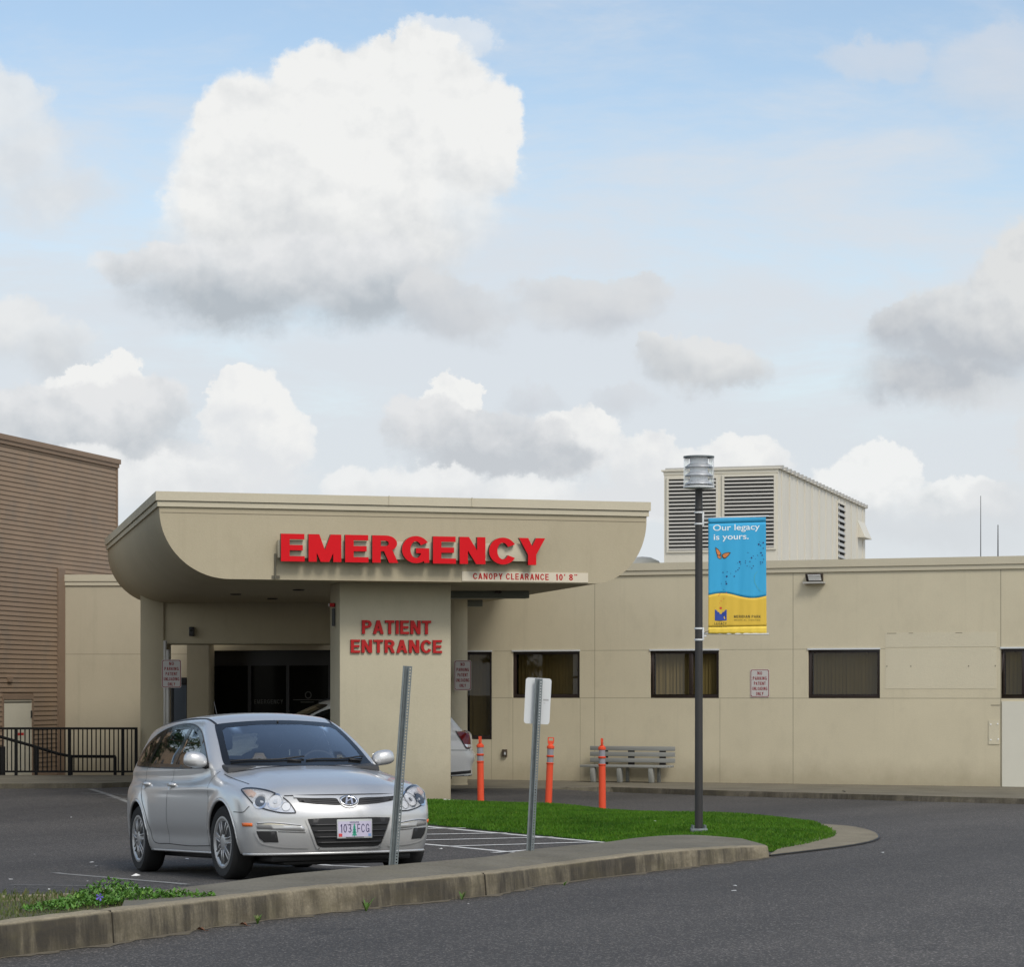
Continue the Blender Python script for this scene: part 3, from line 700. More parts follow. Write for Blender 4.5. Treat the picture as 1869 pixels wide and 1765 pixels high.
back = [hloc(-9.08, 51), hloc(-9.08, 70)]
far = [(S1, 0), (S1, 22)]
for a, b in ((lw[1], lw[2]),): mb.add([(a.x, a.y, -.8), (b.x, b.y, -.8), (b.x, b.y, WH), (a.x, a.y, WH)], [(0, 1, 2, 3)])
mb.add([(S1, 0, -.3), (S1, 22, -.3), (S1, 22, WH), (S1, 0, WH)], [(0, 1, 2, 3)])
mb.build('wall', M_wing, hosp, fix=False)
# the short front wall left of the entrance
lo = bpy.data.objects.new
M_wing2 = stucco_mat('wing stucco left', (.46, .41, .30), (), [(2.42, -9, 30, .55)])
mb = MB(); L = 3.18; mb.box(0, L, 0, .3, -.8, WH); wl = mb.build('wall', M_wing2, hosp); wl.matrix_basis = HM @ Matrix.Translation((-9.08, 51, 0))
# roof deck and coping
mb = MB(); pts = [lw[0], lw[1], lw[2], Vector((S1, 0, 0)), Vector((S1, 22, 0)), hloc(-9.08, 72)]
pts[:4] = [p+Vector((.06*(i < 1), .12, 0)) for i, p in enumerate(pts[:4])]; mb.prism([(p.x, p.y) for p in pts], 3.5, 3.6); mb.build('roof', mat('roof membrane', (.30, .29, .27), .9), hosp)
CP = [(.30, 4.03), (-.05, 4.03), (-.05, 3.895), (-.03, 3.885), (-.03, 3.81), (0.004, 3.80), (.30, 3.80)]
mb = MB(); mb.prism(CP, S0-.1, S1, 'x'); mb.build('coping', M_stucco_trim, hosp)
mb = MB(); mb.prism(CP, -.02, L-.05, 'x'); q = mb.build('coping', M_stucco_trim, hosp); q.matrix_basis = HM @ Matrix.Translation((-9.08, 51, 0))
mb = MB(); mb.box(0, .02, -.058, -.05, 3.89, 4.035); mb.box(.9, .92, -.058, -.05, 3.89, 4.035)
# windows
def window(s0, s1, z0, z1, mull=None, part='window', blind=M_blind, head=True):
    fw = .055; mb = MB()
    mb.box(s0+.002, s1-.002, .035, .10, z0+.002, z0+fw+.012); mb.box(s0+.002, s1-.002, .035, .10, z1-fw, z1-.002); mb.box(s0+.002, s0+fw, .035, .10, z0+fw+.012, z1-fw); mb.box(s1-fw, s1-.002, .035, .10, z0+fw+.012, z1-fw)
    if mull: mb.box(mull-.035, mull+.035, .03, .105, z0+fw+.012, z1-fw)
    f = mb.build(part, M_bronze, hosp, bevel=.006)
    mb = MB(); mb.add([(s0+fw, .075, z0+fw), (s1-fw, .075, z0+fw), (s1-fw, .075, z1-fw), (s0+fw, .075, z1-fw)], [(0, 1, 2, 3)]); mb.build('pane', M_pane, f)
    mb = MB(); x = s0+.06; k = 0        # vertical blind slats
    while x < s1-.07:
        j = random.uniform(-.012, .012); w = .075
        mb.add([(x, .17+j, z0+.03), (x+w, .20-j, z0+.03), (x+w, .20-j, z1-.03), (x, .17+j, z1-.03)], [(0, 1, 2, 3)])
        x += .068
    mb.build('blind', blind, f)
    mb = MB(); mb.box(s0, s1, .24, .26, z0, z1); mb.build('backing', M_dark, f)
    if head: mb = MB(); mb.box(s0-.01, s1+.01, -.018, -.001, z1-.001, z1+.028); mb.build('head_flashing', M_alu, f)
    return f
for i, (s0, s1, z0, z1) in enumerate(WR):
    window(s0, s1, z0, z1, wall_s(1260) if i == 1 else (wall_s(1868) if i == 3 else None))
# glazed entrance under the canopy
a, b, c, d = DOORHOLE; mb = MB()
fr = [wall_s(p) for p in (381, 453, 523, 600, 680, 760, 835)]
mb.box(a, b, .06, .14, d-.30, d-.003)
for s in fr: mb.box(max(a+.001, s-.035), min(b-.001, s+.035), .05, .15, -.02, d-.30)
mb.box(a, b, .06, .14, .0, .12)
ent = mb.build('entrance_door', M_black, hosp)
for s, e in zip(fr[:-1], fr[1:]):
    mb = MB(); mb.box(s+.035, e-.035, .09, .11, .12, d-.30); mb.build('pane', M_doorglass, ent)
M_etch = mat('etched lettering', (.045, .045, .04), .7, var=0)
mb = MB(); block_text(mb, 'EMERGENCY', wall_s(460), wall_s(513), wall_z(480, 1285), wall_z(480, 1277), lambda x, z, q: (x, .088-q, z), .2, 0, .001); mb.build('lettering', M_etch, ent)
mb = MB(); mb.box(wall_s(531), wall_s(585), .086, .089, wall_z(560, 1278.5), wall_z(560, 1277)); mb.box(wall_s(545), wall_s(570), .086, .089, wall_z(560, 1283), wall_z(560, 1281))
mb.lathe([(.05, 0), (.075, 0)], 20, (wall_s(559), .087, wall_z(559, 1269)), 'y'); mb.build('emblem', M_etch, ent)
# things let into or fixed on the wall
def on_wall(name, label, cat, px, py, off=-.0): s = wall_s(px); t = thing(name, label, cat, (0, 0, 0)); t.matrix_basis = hosp.matrix_basis @ Matrix.Translation((s, off, wall_z(px, py))); return t
w = on_wall('wall_light', 'small wall floodlight with white lens under the parapet', 'light', 1488, 1054)
mb = MB(); mb.prism([(-.0, .07), (-.14, .06), (-.14, .03), (-.05, -.07), (0, -.07)], -.15, .15, 'x'); mb.build('housing', M_bronze, w, bevel=.006)
mb = MB(); mb.prism([(-.143, .04), (-.155, .035), (-.075, -.06), (-.063, -.06)], -.10, .13, 'x'); mb.build('lens', mat('frosted lens', (.85, .85, .83), .3, var=0), w)
mb = MB(); mb.box(-.19, .19, -.16, -.0, -.115, -.085); mb.build('bracket', M_louvre, w)
w = on_wall('outlet_box', 'small brown electrical outlet box low on the beige wall', 'outlet', 922, 1375)
mb = MB(); mb.box(-.045, .045, -.05, -.001, -.07, .07); mb.build('housing', mat('outlet brown', (.06, .045, .03), .6), w, bevel=.006)
mb = MB(); mb.box(.0, .03, -.056, -.05, -.03, .02); mb.build('cover', M_alu, w)
M_patch = stucco_mat('repair stucco', (.57, .522, .392), dirt=False)
w = on_wall('wall_panel', 'pale board fixed over the wall below the last window', 'panel', 1828, 1437)
mb = MB(); mb.box(.012, 1.35, -.02, -.001, .005, 1.50); mb.build('board', mat('pale board', (.60, .585, .50), .7, var=.05), w)
w = on_wall('wall_patch', 'faint repainted rectangle on the wall above the joint', 'patch', 1718, 1180)
x0, x1 = wall_s(1616)-wall_s(1718), wall_s(1819)-wall_s(1718)
mb = MB(); mb.box(x0, x1, -.004, -.0005, -.012, .25); mb.box(x0, x1, -.004, -.0005, -1.1+.35, -.03); mb.build('repaint', M_patch, w)
M_scar = mat('scar dirt', (.25, .225, .165), .9)
for q0, q1 in ((x0+.03, x0+.20), (x0+.42, x0+.50), (x1-.72, x1-.60)): mb = MB(); mb.box(q0, q1, -.006, -.004, .232, .243); mb.build('scar', M_scar, w)
for q in (x0+.02, x0+.45, x1-.5, x1-.03): mb = MB(); mb.box(q, q+.018, -.007, -.004, -.36, -.335); mb.build('scar', M_scar, w)
w = on_wall('cover_plate', 'two small pale plates with screws beside the pale board', 'plate', 1815, 1336)
mb = MB(); mb.box(-.10, .09, -.012, -.001, -.22, .20); mb.build('plate', M_patch, w)
for a_, b_ in ((-.06, .13), (.06, .14), (-.06, -.14), (.07, -.13)): mb = MB(); mb.box(a_-.012, a_+.012, -.018, -.012, b_-.012, b_+.012); mb.build('screw', M_white, w)
mb = MB(); mb.box(-.06, .10, -.006, -.001, .462, .472); mb.build('scar', M_scar, w)

# signs
def parking_sign(t, W=.36, H=.51, mount=None):
    mb = MB(); r = .03; o = []
    for cx, cz, a0 in ((W/2-r, H/2-r, 0), (-W/2+r, H/2-r, 90), (-W/2+r, -H/2+r, 180), (W/2-r, -H/2+r, 270)):
        o += [(cx+r*math.cos(R(a0+k*18)), cz+r*math.sin(R(a0+k*18))) for k in range(6)]
    mb.prism(o, -.004, 0, 'y'); mb.build('panel', M_signw, t)
    pts = [(x*(1-.055), z*(1-.04)) for x, z in o]; inn = [(x*(1-.11), z*(1-.075)) for x, z in o]; n = len(o)
    mb = MB(); mb.add([(x, -.0055, z) for x, z in pts]+[(x, -.0055, z) for x, z in inn], [(i, (i+1) % n, n+(i+1) % n, n+i) for i in range(n)]); mb.build('border', M_redtxt, t)
    y = H/2-.042
    for txt, f in (('NO', .24), ('PARKING', .72), ('PATIENT', .60), ('UNLOADING', .78), ('ONLY', .38)):
        mb = MB(); block_text(mb, txt, -W*f/2, W*f/2, y-.060, y, lambda x, z, q: (x, -.0055-q, z), .19, 0, 0, .2); y -= .093
        mb.build('lettering', M_redtxt, t)
w = on_wall('no_parking_sign', 'white no parking sign with red border on the wall between two windows', 'sign', 1387, 1247.5, -.004); w['group'] = 'no parking signs'; parking_sign(w)

# ================================================================== brown clapboard building
BD = Vector((.252, .968)).normalized(); BT = math.atan2(BD.y, BD.x)
brown = thing('brown_building', 'taller brown building with horizontal lap siding on the left', 'building', (-9.08, 51, 0), BT)
def bs(px): k = (px-XC)/FPX; return (k*51+9.08)/(BD.x-k*BD.y)
mb = MB(); BE = bs(213); B0 = -5.2; z = -.75; dz = .0925
dx0, dx1, dtop = bs(57)-1.25, bs(57), zat(1277, 51+BD.y*bs(40))
while z < 6.42:
    z2 = min(z+dz, 6.42)
    for a_, b_ in (((B0, dx0-.06), (dx1+.06, BE)) if z < dtop+.1 else ((B0, BE),)):
        mb.add([(a_, -.022, z), (b_, -.022, z), (b_, -.004, z2), (a_, -.004, z2), (a_, .0, z), (b_, 0, z)], [(0, 1, 2, 3), (4, 5, 1, 0)])
    z += dz
mb.add([(B0, 0, -.75), (BE, 0, -.75), (BE, 14, -.75), (B0, 14, -.75), (B0, 0, 6.42), (BE, 0, 6.42), (BE, 14, 6.42), (B0, 14, 6.42)], [(1, 2, 6, 5), (2, 3, 7, 6), (3, 0, 4, 7), (4, 5, 6, 7), (0, 1, 5, 4)])
mb.build('wall', M_brown, brown, fix=False)
mb = MB(); mb.box(B0, BE+.03, -.05, .3, 6.42, 6.50); mb.box(B0, BE+.06, -.075, .3, 6.50, 6.60); mb.build('roof_edge', M_brown2, brown)
mb = MB(); mb.box(bs(103), bs(115.5), -.045, -.0, -.75, zat(1042, 50.8)+.05); mb.build('corner_board', M_brown2, brown)
mb = MB(); mb.box(BE-.06, BE+.012, -.03, .05, -.7, 6.42); mb.build('corner_board', M_brown2, brown)
mb = MB(); mb.box(dx0-.06, dx0, -.03, .05, -.75, dtop+.09); mb.box(dx1, dx1+.06, -.03, .05, -.75, dtop+.09); mb.box(dx0, dx1, -.03, .05, dtop, dtop+.09); df = mb.build('door', M_brown2, brown)
mb = MB(); mb.box(dx0, dx1, -.012, .03, -.74, dtop); mb.build('door_leaf', M_doorw, df)
mb = MB(); mb.box(dx0+.02, dx1-.02, -.02, -.012, dtop-.06, dtop-.04); mb.box(dx1-.05, dx1-.01, -.03, -.012, dtop-.36, dtop-.22); mb.build('hinge', M_black, df)
mb = MB(); block_text(mb, 'N IRON', dx1-.62, dx1-.36, dtop-.68, dtop-.64, lambda x, z, q: (x, -.014, z), .18, 0, 0); 
mb.v = []; mb.f = []; mb.mi = []; mb.box(dx1-.62, dx1-.36, -.0145, -.012, dtop-.70, dtop-.65); mb.build('notice', M_redold, df)
mb = MB(); q = bs(15); mb.box(q-.08, q+.08, -.06, -.02, zat(1245, 49), zat(1236, 49)); mb.build('vent', M_brown2, brown)

# ================================================================== roof plant
RA = R(-16.6); C0 = Vector(((1420-XC)/FPX*49, 49))
ru = thing('rooftop_unit', 'large cream metal air handling unit with two louvred grilles on the roof', 'air unit', (C0.x, C0.y, 3.6), RA)
UW, UL, UT = 2.27, 11.2, 2.43
mb = MB(); mb.box(-UW, 0, 0, UL, 0, UT-.03)
x = .35
while x < UL-.1: mb.box(0, .014, x, x+.04, 0, UT-.04); x += .87
mb.box(-UW-.01, .01, -.012, .0, UT-.10, UT-.03); mb.build('housing', M_metalw, ru)
mb = MB(); mb.box(-UW-.05, .05, -.04, UL+.03, UT-.03, UT); mb.build('roof', M_metalw, ru)
mb = MB(); x = .1
while x < UL: mb.prism([(x, UT-.035), (x+.2, UT-.035), (x+.16, UT+.035), (x+.04, UT+.035)], -UW, .10, 'x') if False else mb.box(-UW, .085, x, x+.10, UT-.03, UT+.045); x += .435
mb.build('roof_rib', M_louvre, ru)
def louvre(x0, x1, z0, z1, n, face='front'):
    mb = MB(); fw = .045
    M0 = Matrix.Identity(4) if face == 'front' else Matrix(((0, -1, 0, 0), (1, 0, 0, 0), (0, 0, 1, 0), (0, 0, 0, 1)))
    mb.M = M0
    mb.box(x0, x1, -.03, -.001, z0, z0+fw); mb.box(x0, x1, -.03, -.001, z1-fw, z1); mb.box(x0, x0+fw, -.03, -.001, z0+fw, z1-fw); mb.box(x1-fw, x1, -.03, -.001, z0+fw, z1-fw)
    f = mb.build('louvre', M_metalw, ru)
    mb = MB(); mb.M = M0; mb.add([(x0+fw, -.003, z0+fw), (x1-fw, -.003, z0+fw), (x1-fw, -.003, z1-fw), (x0+fw, -.003, z1-fw)], [(0, 1, 2, 3)]); mb.build('backing', M_dark, f)
    mb = MB(); mb.M = M0; h = (z1-z0-2*fw)/n
    for i in range(n):
        z = z0+fw+i*h; mb.add([(x0+fw, -.042, z+.004), (x1-fw, -.042, z+.004), (x1-fw, -.006, z+h*.62), (x0+fw, -.006, z+h*.62), (x0+fw, -.036, z), (x1-fw, -.036, z)], [(0, 1, 2, 3), (4, 5, 1, 0)])
    mb.build('slat', M_louvre, f, fix=False)
fx = lambda px: -(1420-px)/208*UW
louvre(fx(1217), fx(1312), zat(1006, 49)-3.6, zat(866, 49)-3.6, 19)
louvre(fx(1319), fx(1417), zat(1003, 49)-3.6, zat(864, 49)-3.6, 19)
def rs(px): k = (px-XC)/FPX; sx_, sy_ = -math.sin(RA), math.cos(RA); return (k*C0.y-C0.x)/(sx_-k*sy_)
y0, y1 = rs(1527), rs(1541); d_ = C0.y+math.cos(RA)*(y0+y1)/2
louvre(y0, y1, .05, zat(917, d_)-3.6, 16, 'side')
mb = MB(); d_ = C0.y+math.cos(RA)*UL; zt, zb = zat(955, d_)-3.6, zat(986, d_)-3.6
mb.prism([(0, zt), (.17, zb+.02), (.17, zb), (0, zb)], UL-1.2, UL-.1, 'y'); mb.build('hood', M_metalw, ru)
mb = MB(); mb.lathe([(.0, .16), (.10, .14), (.16, .06), (.17, -.3)], 14, (.03, UL-.3, .25)); mb.build('vent', M_metalw, ru, smooth=True)
for px, py0, r, lab in ((1790, 905, .009, 'taller thin whip antenna on the roof'), (1821.5, 958, .014, 'shorter thicker whip antenna on the roof')):
    d = 50; p = WP(px, py0, d); t = thing('antenna', lab, 'antenna', (p.x, d, 3.6), 0, 'whip antennas on the roof')
    mb = MB(); H = p.z-3.6; mb.tube([(0, 0, 0), (0, 0, H*.4), (0, 0, H)], [r*1.5, r, r*.6], 6); mb.build('rod', M_black, t); mb = MB(); mb.lathe([(.0, .12), (.03, .12), (.04, 0)], 8); mb.build('base', M_galv, t)
p = WP(1172, 1016, 51.5); t = thing('roof_vent', 'rounded cream ventilator hood on the roof beside the canopy', 'vent', (p.x, 51.5, 3.6))
mb = MB(); H = p.z-3.6
mb.lathe([(0, H), (.18, H-.02), (.34, H-.09), (.42, H-.2), (.43, H-.3), (.40, H-.3)], 20); mb.build('cap', M_metalw, t, smooth=True)
mb = MB(); mb.lathe([(.28, 0), (.28, H-.2)], 16); mb.build('duct', M_galv, t, smooth=True)

# ================================================================== entrance canopy
C1, C2 = Vector((-5.08, 36.3)), Vector((2.05, 38.4)); CU = (C2-C1).normalized(); CL = (C2-C1).length; CE = Vector((-.2205, .9754)).normalized()
CAN = Vector((-1.5, 37.4))
can = thing('entrance_canopy', 'beige drive-through canopy with rounded lower corners over the entrance', 'canopy', (CAN.x, CAN.y, 0))
def cpt(a, t, z): q = C1+CU*a+CE*t-CAN; return (q.x, q.y, z)
def ca(px, t=0.):     # position along the front seen at pixel column px
    k = (px-XC)/FPX; o = C1+CE*t; return (k*o.y-o.x)/(CU.x-k*CU.y)
TL, TR = 11.6, 9.4
def tend(a): return TL+(TR-TL)*a/CL
ZT, ZB = 4.55, 3.30
prof = [(0, ZT-.215)]
for i in range(25): an = PI+PI/2*i/24; prof.append((1.02+1.02*math.cos(an), 4.30+1.0*math.sin(an)))
for i in range(25): an = -PI/2+PI/2*i/24; prof.append((CL-.86+.86*math.cos(an), 4.28+.98*math.sin(an)))
prof.append((CL, ZT-.215)); n = len(prof)
mb = MB(); mb.add([cpt(a, 0, z) for a, z in prof], [tuple(range(n))]); 
mb.add([cpt(a, 0, z) for a, z in prof]+[cpt(a, tend(a), z) for a, z in prof], [(i, i+1, n+i+1, n+i) for i in range(n-1)])
mb.build('fascia', M_stucco, can, angle=40, smooth=True)
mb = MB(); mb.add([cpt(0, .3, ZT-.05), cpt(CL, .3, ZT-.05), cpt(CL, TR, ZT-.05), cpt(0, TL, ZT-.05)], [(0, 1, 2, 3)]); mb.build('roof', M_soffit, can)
def band(p, z0, z1, name='coping'):
    mb = MB(); o = [(-p, -p, 0), (CL+p, -p, 0), (CL+p, 1, 1), (CL-.2, 1, 1), (CL-.2, .2, 0), (.2, .2, 0), (.2, 1, 2), (-p, 1, 2)]
    P = [(a, (t if k == 0 else (TR if k == 1 else TL))) for a, t, k in o]
    v = [cpt(a, t, z0) for a, t in P]+[cpt(a, t, z1) for a, t in P]; m = len(P)
    tri = tessellate_polygon([[Vector((q[0], q[1], 0)) for q in v[:m]]])
    mb.add(v, [tuple(t) for t in tri]+[tuple(i+m for i in t) for t in tri]+[(i, (i+1) % m, m+(i+1) % m, m+i) for i in range(m)])
    return mb.build(name, M_stucco_trim, can)
band(.055, ZT-.13, ZT); band(.03, ZT-.215, ZT-.138)
mb = MB(); mb.bar(cpt(.02, -.001, ZT-.30), cpt(CL-.02, -.001, ZT-.30), .006, .008); mb.build('groove', mat('groove shade', (.20, .17, .12), .9), can)
for a in (ca(709), ca(860)): mb = MB(); mb.bar(cpt(a, -.058, ZT-.13), cpt(a, -.058, ZT+.012), .012, .012, up=(0, 1, 0)); mb.build('coping_joint', M_stucco_trim, can)
# front pillar (a broad wall pier)
a0, a1 = ca(620, .75), ca(823, .75)
mb = MB(); v = [cpt(a, t, z) for z in (-.06, ZB+.01) for a, t in ((a0, .75), (a1, .75), (a1, 1.7), (a0, 1.7))]
mb.add(v, [(0, 3, 2, 1), (4, 5, 6, 7), (0, 1, 5, 4), (1, 2, 6, 5), (2, 3, 7, 6), (3, 0, 4, 7)])
M_pier = stucco_mat('pier stucco', (.47, .428, .315), z_dirt=.5)
mb.build('pillar', M_pier, can, bevel=.015)
# left pier, round column, bulkhead
def gbox(mb, px0, px1, d0, d1, z0, z1, ref=None):
    x0, x1 = (px0-XC)/FPX*d0-CAN.x, (px1-XC)/FPX*d0-CAN.x; mb.box(x0, x1, d0-CAN.y, d1-CAN.y, z0, z1)
mb = MB(); gbox(mb, 256, 299, 46.3, 47.3, -.06, 3.9); mb.build('pillar', M_stucco, can, bevel=.02)
mb = MB(); gbox(mb, 289, 838, 46.35, 47.2, zat(1176, 46.35), ZB+.01); mb.build('bulkhead', M_stucco, can, bevel=.03)
mb = MB(); gbox(mb, 341, 381, 48.7, 49.62, -.06, ZB+.005); gbox(mb, 381, 700, 48.75, 48.95, 2.62, ZB+.005); mb.build('pillar', M_stucco, can, bevel=.01)
cx = (822-XC)/FPX*44.9-CAN.x
mb = MB(); mb.lathe([(.0, -.06), (.315, -.06), (.315, .02), (.305, .03), (.305, ZB+.01)], 32, (cx, 44.9-CAN.y, 0)); mb.build('column', M_pier, can, smooth=True, angle=40)
mb = MB(); gbox(mb, 812, 840, 45.0, 46.3, zat(1181, 45.0), ZB+.005); mb.build('bulkhead', M_stucco, can, bevel=.02)
x = (301.5-XC)/FPX*46.2-CAN.x; mb = MB(); mb.tube([(x, 46.2-CAN.y, -.05), (x, 46.2-CAN.y, 2.6)], .032, 10); mb.build('downpipe', M_louvre, can, smooth=True)
# soffit lights and small fittings
M_fix = mat('fixture grey green', (.14, .15, .125), .6)
for (px0, px1, d, lab) in ((760, 966, 41.0, 'long grey light housing under the canopy, the front one'), (740, 881, 45.0, 'long grey light housing under the canopy, the rear one by the column')):
    t = thing('ceiling_light', lab, 'light', ((px0+px1-2*XC)/2/FPX*d, d, ZB), 0, 'light housings under the canopy')
    w2 = (px1-px0)/2/FPX*d; mb = MB(); mb.box(-w2, w2, -.09, .09, -.115, -.002); mb.build('housing', M_fix, t, bevel=.008)
    mb = MB(); mb.box(-w2+.05, w2-.05, -.07, .07, -.122, -.115); mb.build('diffuser', mat('diffuser', (.35, .36, .32), .5), t)
    mb = MB(); mb.lathe([(0, .0), (.05, 0), (.06, -.03), (0, -.05)], 12, (w2*.45, -.14, 0)); mb.build('sensor', M_bronze, t)
t = thing('alarm_bell', 'small red and white fire alarm on the pillar under the canopy', 'alarm', (*(C1+CU*(a0-.05)+CE*1.2), zat(1108, 38.5)))
mb = MB(); mb.box(-.03, .048, -.05, .05, -.01, .05); mb.build('bell', M_redold, t, bevel=.012)
mb = MB(); mb.box(-.055, -.03, -.04, .04, .0, .045); mb.build('strobe', M_signw, t, bevel=.01)
mb = MB(); mb.box(-.0, .045, -.03, .03, -.30, -.03); mb.build('conduit', M_black, t)
p = WP(350, 1153, 46.3); t = thing('door_sensor', 'small dark box on the bulkhead above the entrance', 'sensor', p)
mb = MB(); mb.box(-.045, .045, -.06, .05, -.085, .085); mb.build('housing', M_black, t, bevel=.012); mb = MB(); mb.lathe([(.0, 0), (.025, 0), (.03, .02)], 12, (0, -.065, .02), 'y'); mb.build('lens', M_doorglass, t)
for px, py in ((430, 1084), (545, 1076), (497, 1092), (560, 1104)):
    d = FPX*(ZB-EYE)/(YH-py); t = thing('recessed_light', 'small round downlight in the canopy soffit', 'light', WP(px, py, d), 0, 'recessed downlights in the soffit')
    mb = MB(); mb.lathe([(.0, -.012), (.07, -.012), (.085, -.02), (.10, -.004)], 16); mb.build('trim', M_bronze, t)
# cabinet by the entrance
p = WP(327, 1300, 48.6); t = thing('vending_cabinet', 'blue grey cabinet with a black top behind the sign post', 'cabinet', (p.x-.02, 48.9, .12))
H = zat(1237, 48.6)-.12; mb = MB(); mb.box(-.15, .15, -.2, .2, 0, H-.14); mb.build('body', mat('cabinet blue grey', (.06, .075, .095), .5), t, bevel=.01)
mb = MB(); mb.box(-.15, .15, -.21, .2, H-.14, H); mb.box(-.16, -.10, -.215, -.2, 0, H-.14); mb.build('top', M_black, t, bevel=.01)

# ---- EMERGENCY: channel letters on a raceway
pl = C1+CU*ca(508)
em = thing('wall_sign', 'large red EMERGENCY channel letters on the canopy front', 'sign', (pl.x, pl.y, 0), math.atan2(CU.y, CU.x))
W = ca(988)-ca(508); zb, zt = zat(1029, pl.y+.5)+.0, zat(975.5, pl.y)
mb = MB(); mb.box(-.02, W*.965, -.12, -.002, zb+.055, zt-.085); mb.build('raceway', M_stucco_trim, em, bevel=.005)
Lt, WW = layout('EMERGENCY', .225, .10); sx = W/WW
M_redside = mat('letter return', (.060, .004, .005), .4, var=0)
for ch, x, P, w_ in Lt:
    mb = MB(); pts, tr = union([[((x+a)*sx, zb+b*(zt-zb)) for a, b in p] for p in P]); extrude2d(mb, pts, tr, .12, .20, lambda x, z, q: (x, -q, z), 0, 1); mb.build('letter', [M_red, M_redside], em, fix=False)
mb = MB(); mb.box(-.06, -.035, -.03, -.002, zb-.24, zb+.12); mb.box(-.10, .02, -.01, -.002, zb-.245, zb-.2); mb.build('conduit', mat('cable stain', (.12, .11, .08), .8), em)
# ---- CANOPY CLEARANCE plate
cc = thing('clearance_sign', "pale strip reading CANOPY CLEARANCE 10' 8\" in red on the canopy edge", 'sign', (*(C1+CU*ca(843)), 0), math.atan2(CU.y, CU.x))
W = ca(1073)-ca(843); D = (C1+CU*ca(950)).y; z0, z1 = zat(1062, D), zat(1044.5, D)
mb = MB(); mb.box(0, W, -.012, -.001, z0, z1); mb.build('plate', mat('plate cream', (.60, .54, .42), .6, var=.05), cc)
mb = MB(); f = lambda px: ca(px)-ca(843); zz0, zz1 = z0+.028, z1-.022; pl_ = lambda x, z, q: (x, -.0125-q, z)
for txt, p0, p1 in (('CANOPY', 863, 917), ('CLEARANCE', 923, 1001), ("10'", 1014, 1031), ('8"', 1038, 1053)): mb = MB(); block_text(mb, txt, f(p0), f(p1), zz0, zz1, pl_, .2, 0, .001, .2); mb.build('lettering', M_redold, cc)
# ---- PATIENT ENTRANCE letters on the pillar
po = C1+CE*.75
pe = thing('wall_sign', 'red PATIENT ENTRANCE letters fixed on the front pillar', 'sign', (*po, 0), math.atan2(CU.y, CU.x))
D = 38.0
M_redside2 = mat('thin letter return', (.16, .008, .008), .6, var=0, spec=.1)
for txt, p0, p1, y0, y1 in (('PATIENT', 660, 786, 1132.5, 1157.5), ('ENTRANCE', 639.5, 806, 1168, 1192)):
    Lt, WW = layout(txt, .205, .10); xa, xb = ca(p0, .75), ca(p1, .75); sx = (xb-xa)/WW; zb, zt = zat(y1, D), zat(y0, D)
    for ch, x, P, w_ in Lt:
        mb = MB(); pts, tr = union([[(xa+(x+a)*sx, zb+b*(zt-zb)) for a, b in p] for p in P]); extrude2d(mb, pts, tr, .002, .035, lambda x, z, q: (x, -q, z), 0, 1); mb.build('letter', [M_redold, M_redside2], pe, fix=False)
# ---- the two other no-parking signs
p = WP(844.5, 1233, 44.3); t = thing('no_parking_sign', 'white no parking sign strapped to the round canopy column', 'sign', p, R(-4), 'no parking signs'); parking_sign(t, .30, .53)
mb = MB(); mb.box(-.14, .10, .0, .29, -.02, .02); mb.build('bracket', M_galv, t)
p = WP(313, 1230, 45.6); t = thing('no_parking_sign', 'shaded no parking sign on a pole by the left canopy pier', 'sign', (p.x, p.y, .12), R(10), 'no parking signs')
sg = bpy.data.objects.new('sign_face', None); COL.objects.link(sg); sg.parent = t; sg.location = (0, 0, p.z-.12); parking_sign(sg, .35, .51)
mb = MB(); mb.tube([(-.06, .05, 0), (-.06, .05, 2.3)], .03, 10); mb.build('pole', M_louvre, t, smooth=True)
# ================================================================== street lamp with banner
lp = GP(1275.5, 1516, .06); LZ = lp.y
lamp = thing('street_lamp', 'slim dark lamp post with a clear drum lantern on the lawn', 'street lamp', lp)
zl = lambda py: zat(py, LZ)-.06
mb = MB(); mb.lathe([(.0, 0), (.048, 0), (.047, zl(1505)), (.0425, zl(892)), (0, zl(892))], 24); mb.build('pole', M_pole, lamp, smooth=True, angle=40)
mb = MB(); mb.box(-.095, .095, -.095, .095, -.02, .022); mb.build('base_plate', M_galv, lamp, bevel=.006)
mb = MB()
for a in (-1, 1):
    for b in (-1, 1): mb.lathe([(0, .06), (.014, .06), (.014, .02)], 8, (a*.07, b*.07, 0))
mb.build('anchor_bolt', M_galv, lamp)
z0, z1 = zl(891), zl(833); r = .176
mb = MB(); mb.lathe([(r, z0+.012), (r, z1-.004)], 40); mb.build('lantern', glass('acrylic', (.95, .96, .97), .6), lamp, smooth=True)
M_lou = mat('brushed louvre', (.82, .83, .84), .35, metal=.3, var=.1)
mb = MB(); mb.lathe([(.0, z1+.004), (r+.004, z1), (r+.004, z1-.014), (r-.004, z1-.014)], 40); mb.build('lantern_cap', M_galv, lamp, smooth=True, angle=40)
mb = MB(); mb.lathe([(.043, z0-.005), (.07, z0-.012), (r+.005, z0), (r+.005, z0+.02), (r-.006, z0+.02)], 40); mb.build('lantern_base', M_alu, lamp, smooth=True, angle=40)
mb = MB(); m_ = 3
for i in range(m_):
    z = z0+.045+(z1-z0-.07)*i/m_; mb.lathe([(.07, z+.060), (.10, z+.045), (.135, z+.022), (r-.012, z), (r-.013, z-.004), (.132, z+.016), (.07, z+.05)], 36)
mb.build('lantern_louvre', M_lou, lamp, smooth=True)
mb = MB(); mb.lathe([(.105, z0), (.105, z1-.01)], 24); mb.build('lamp_tube', mat('frosted tube', (.86, .87, .88), .5, var=0), lamp, smooth=True)
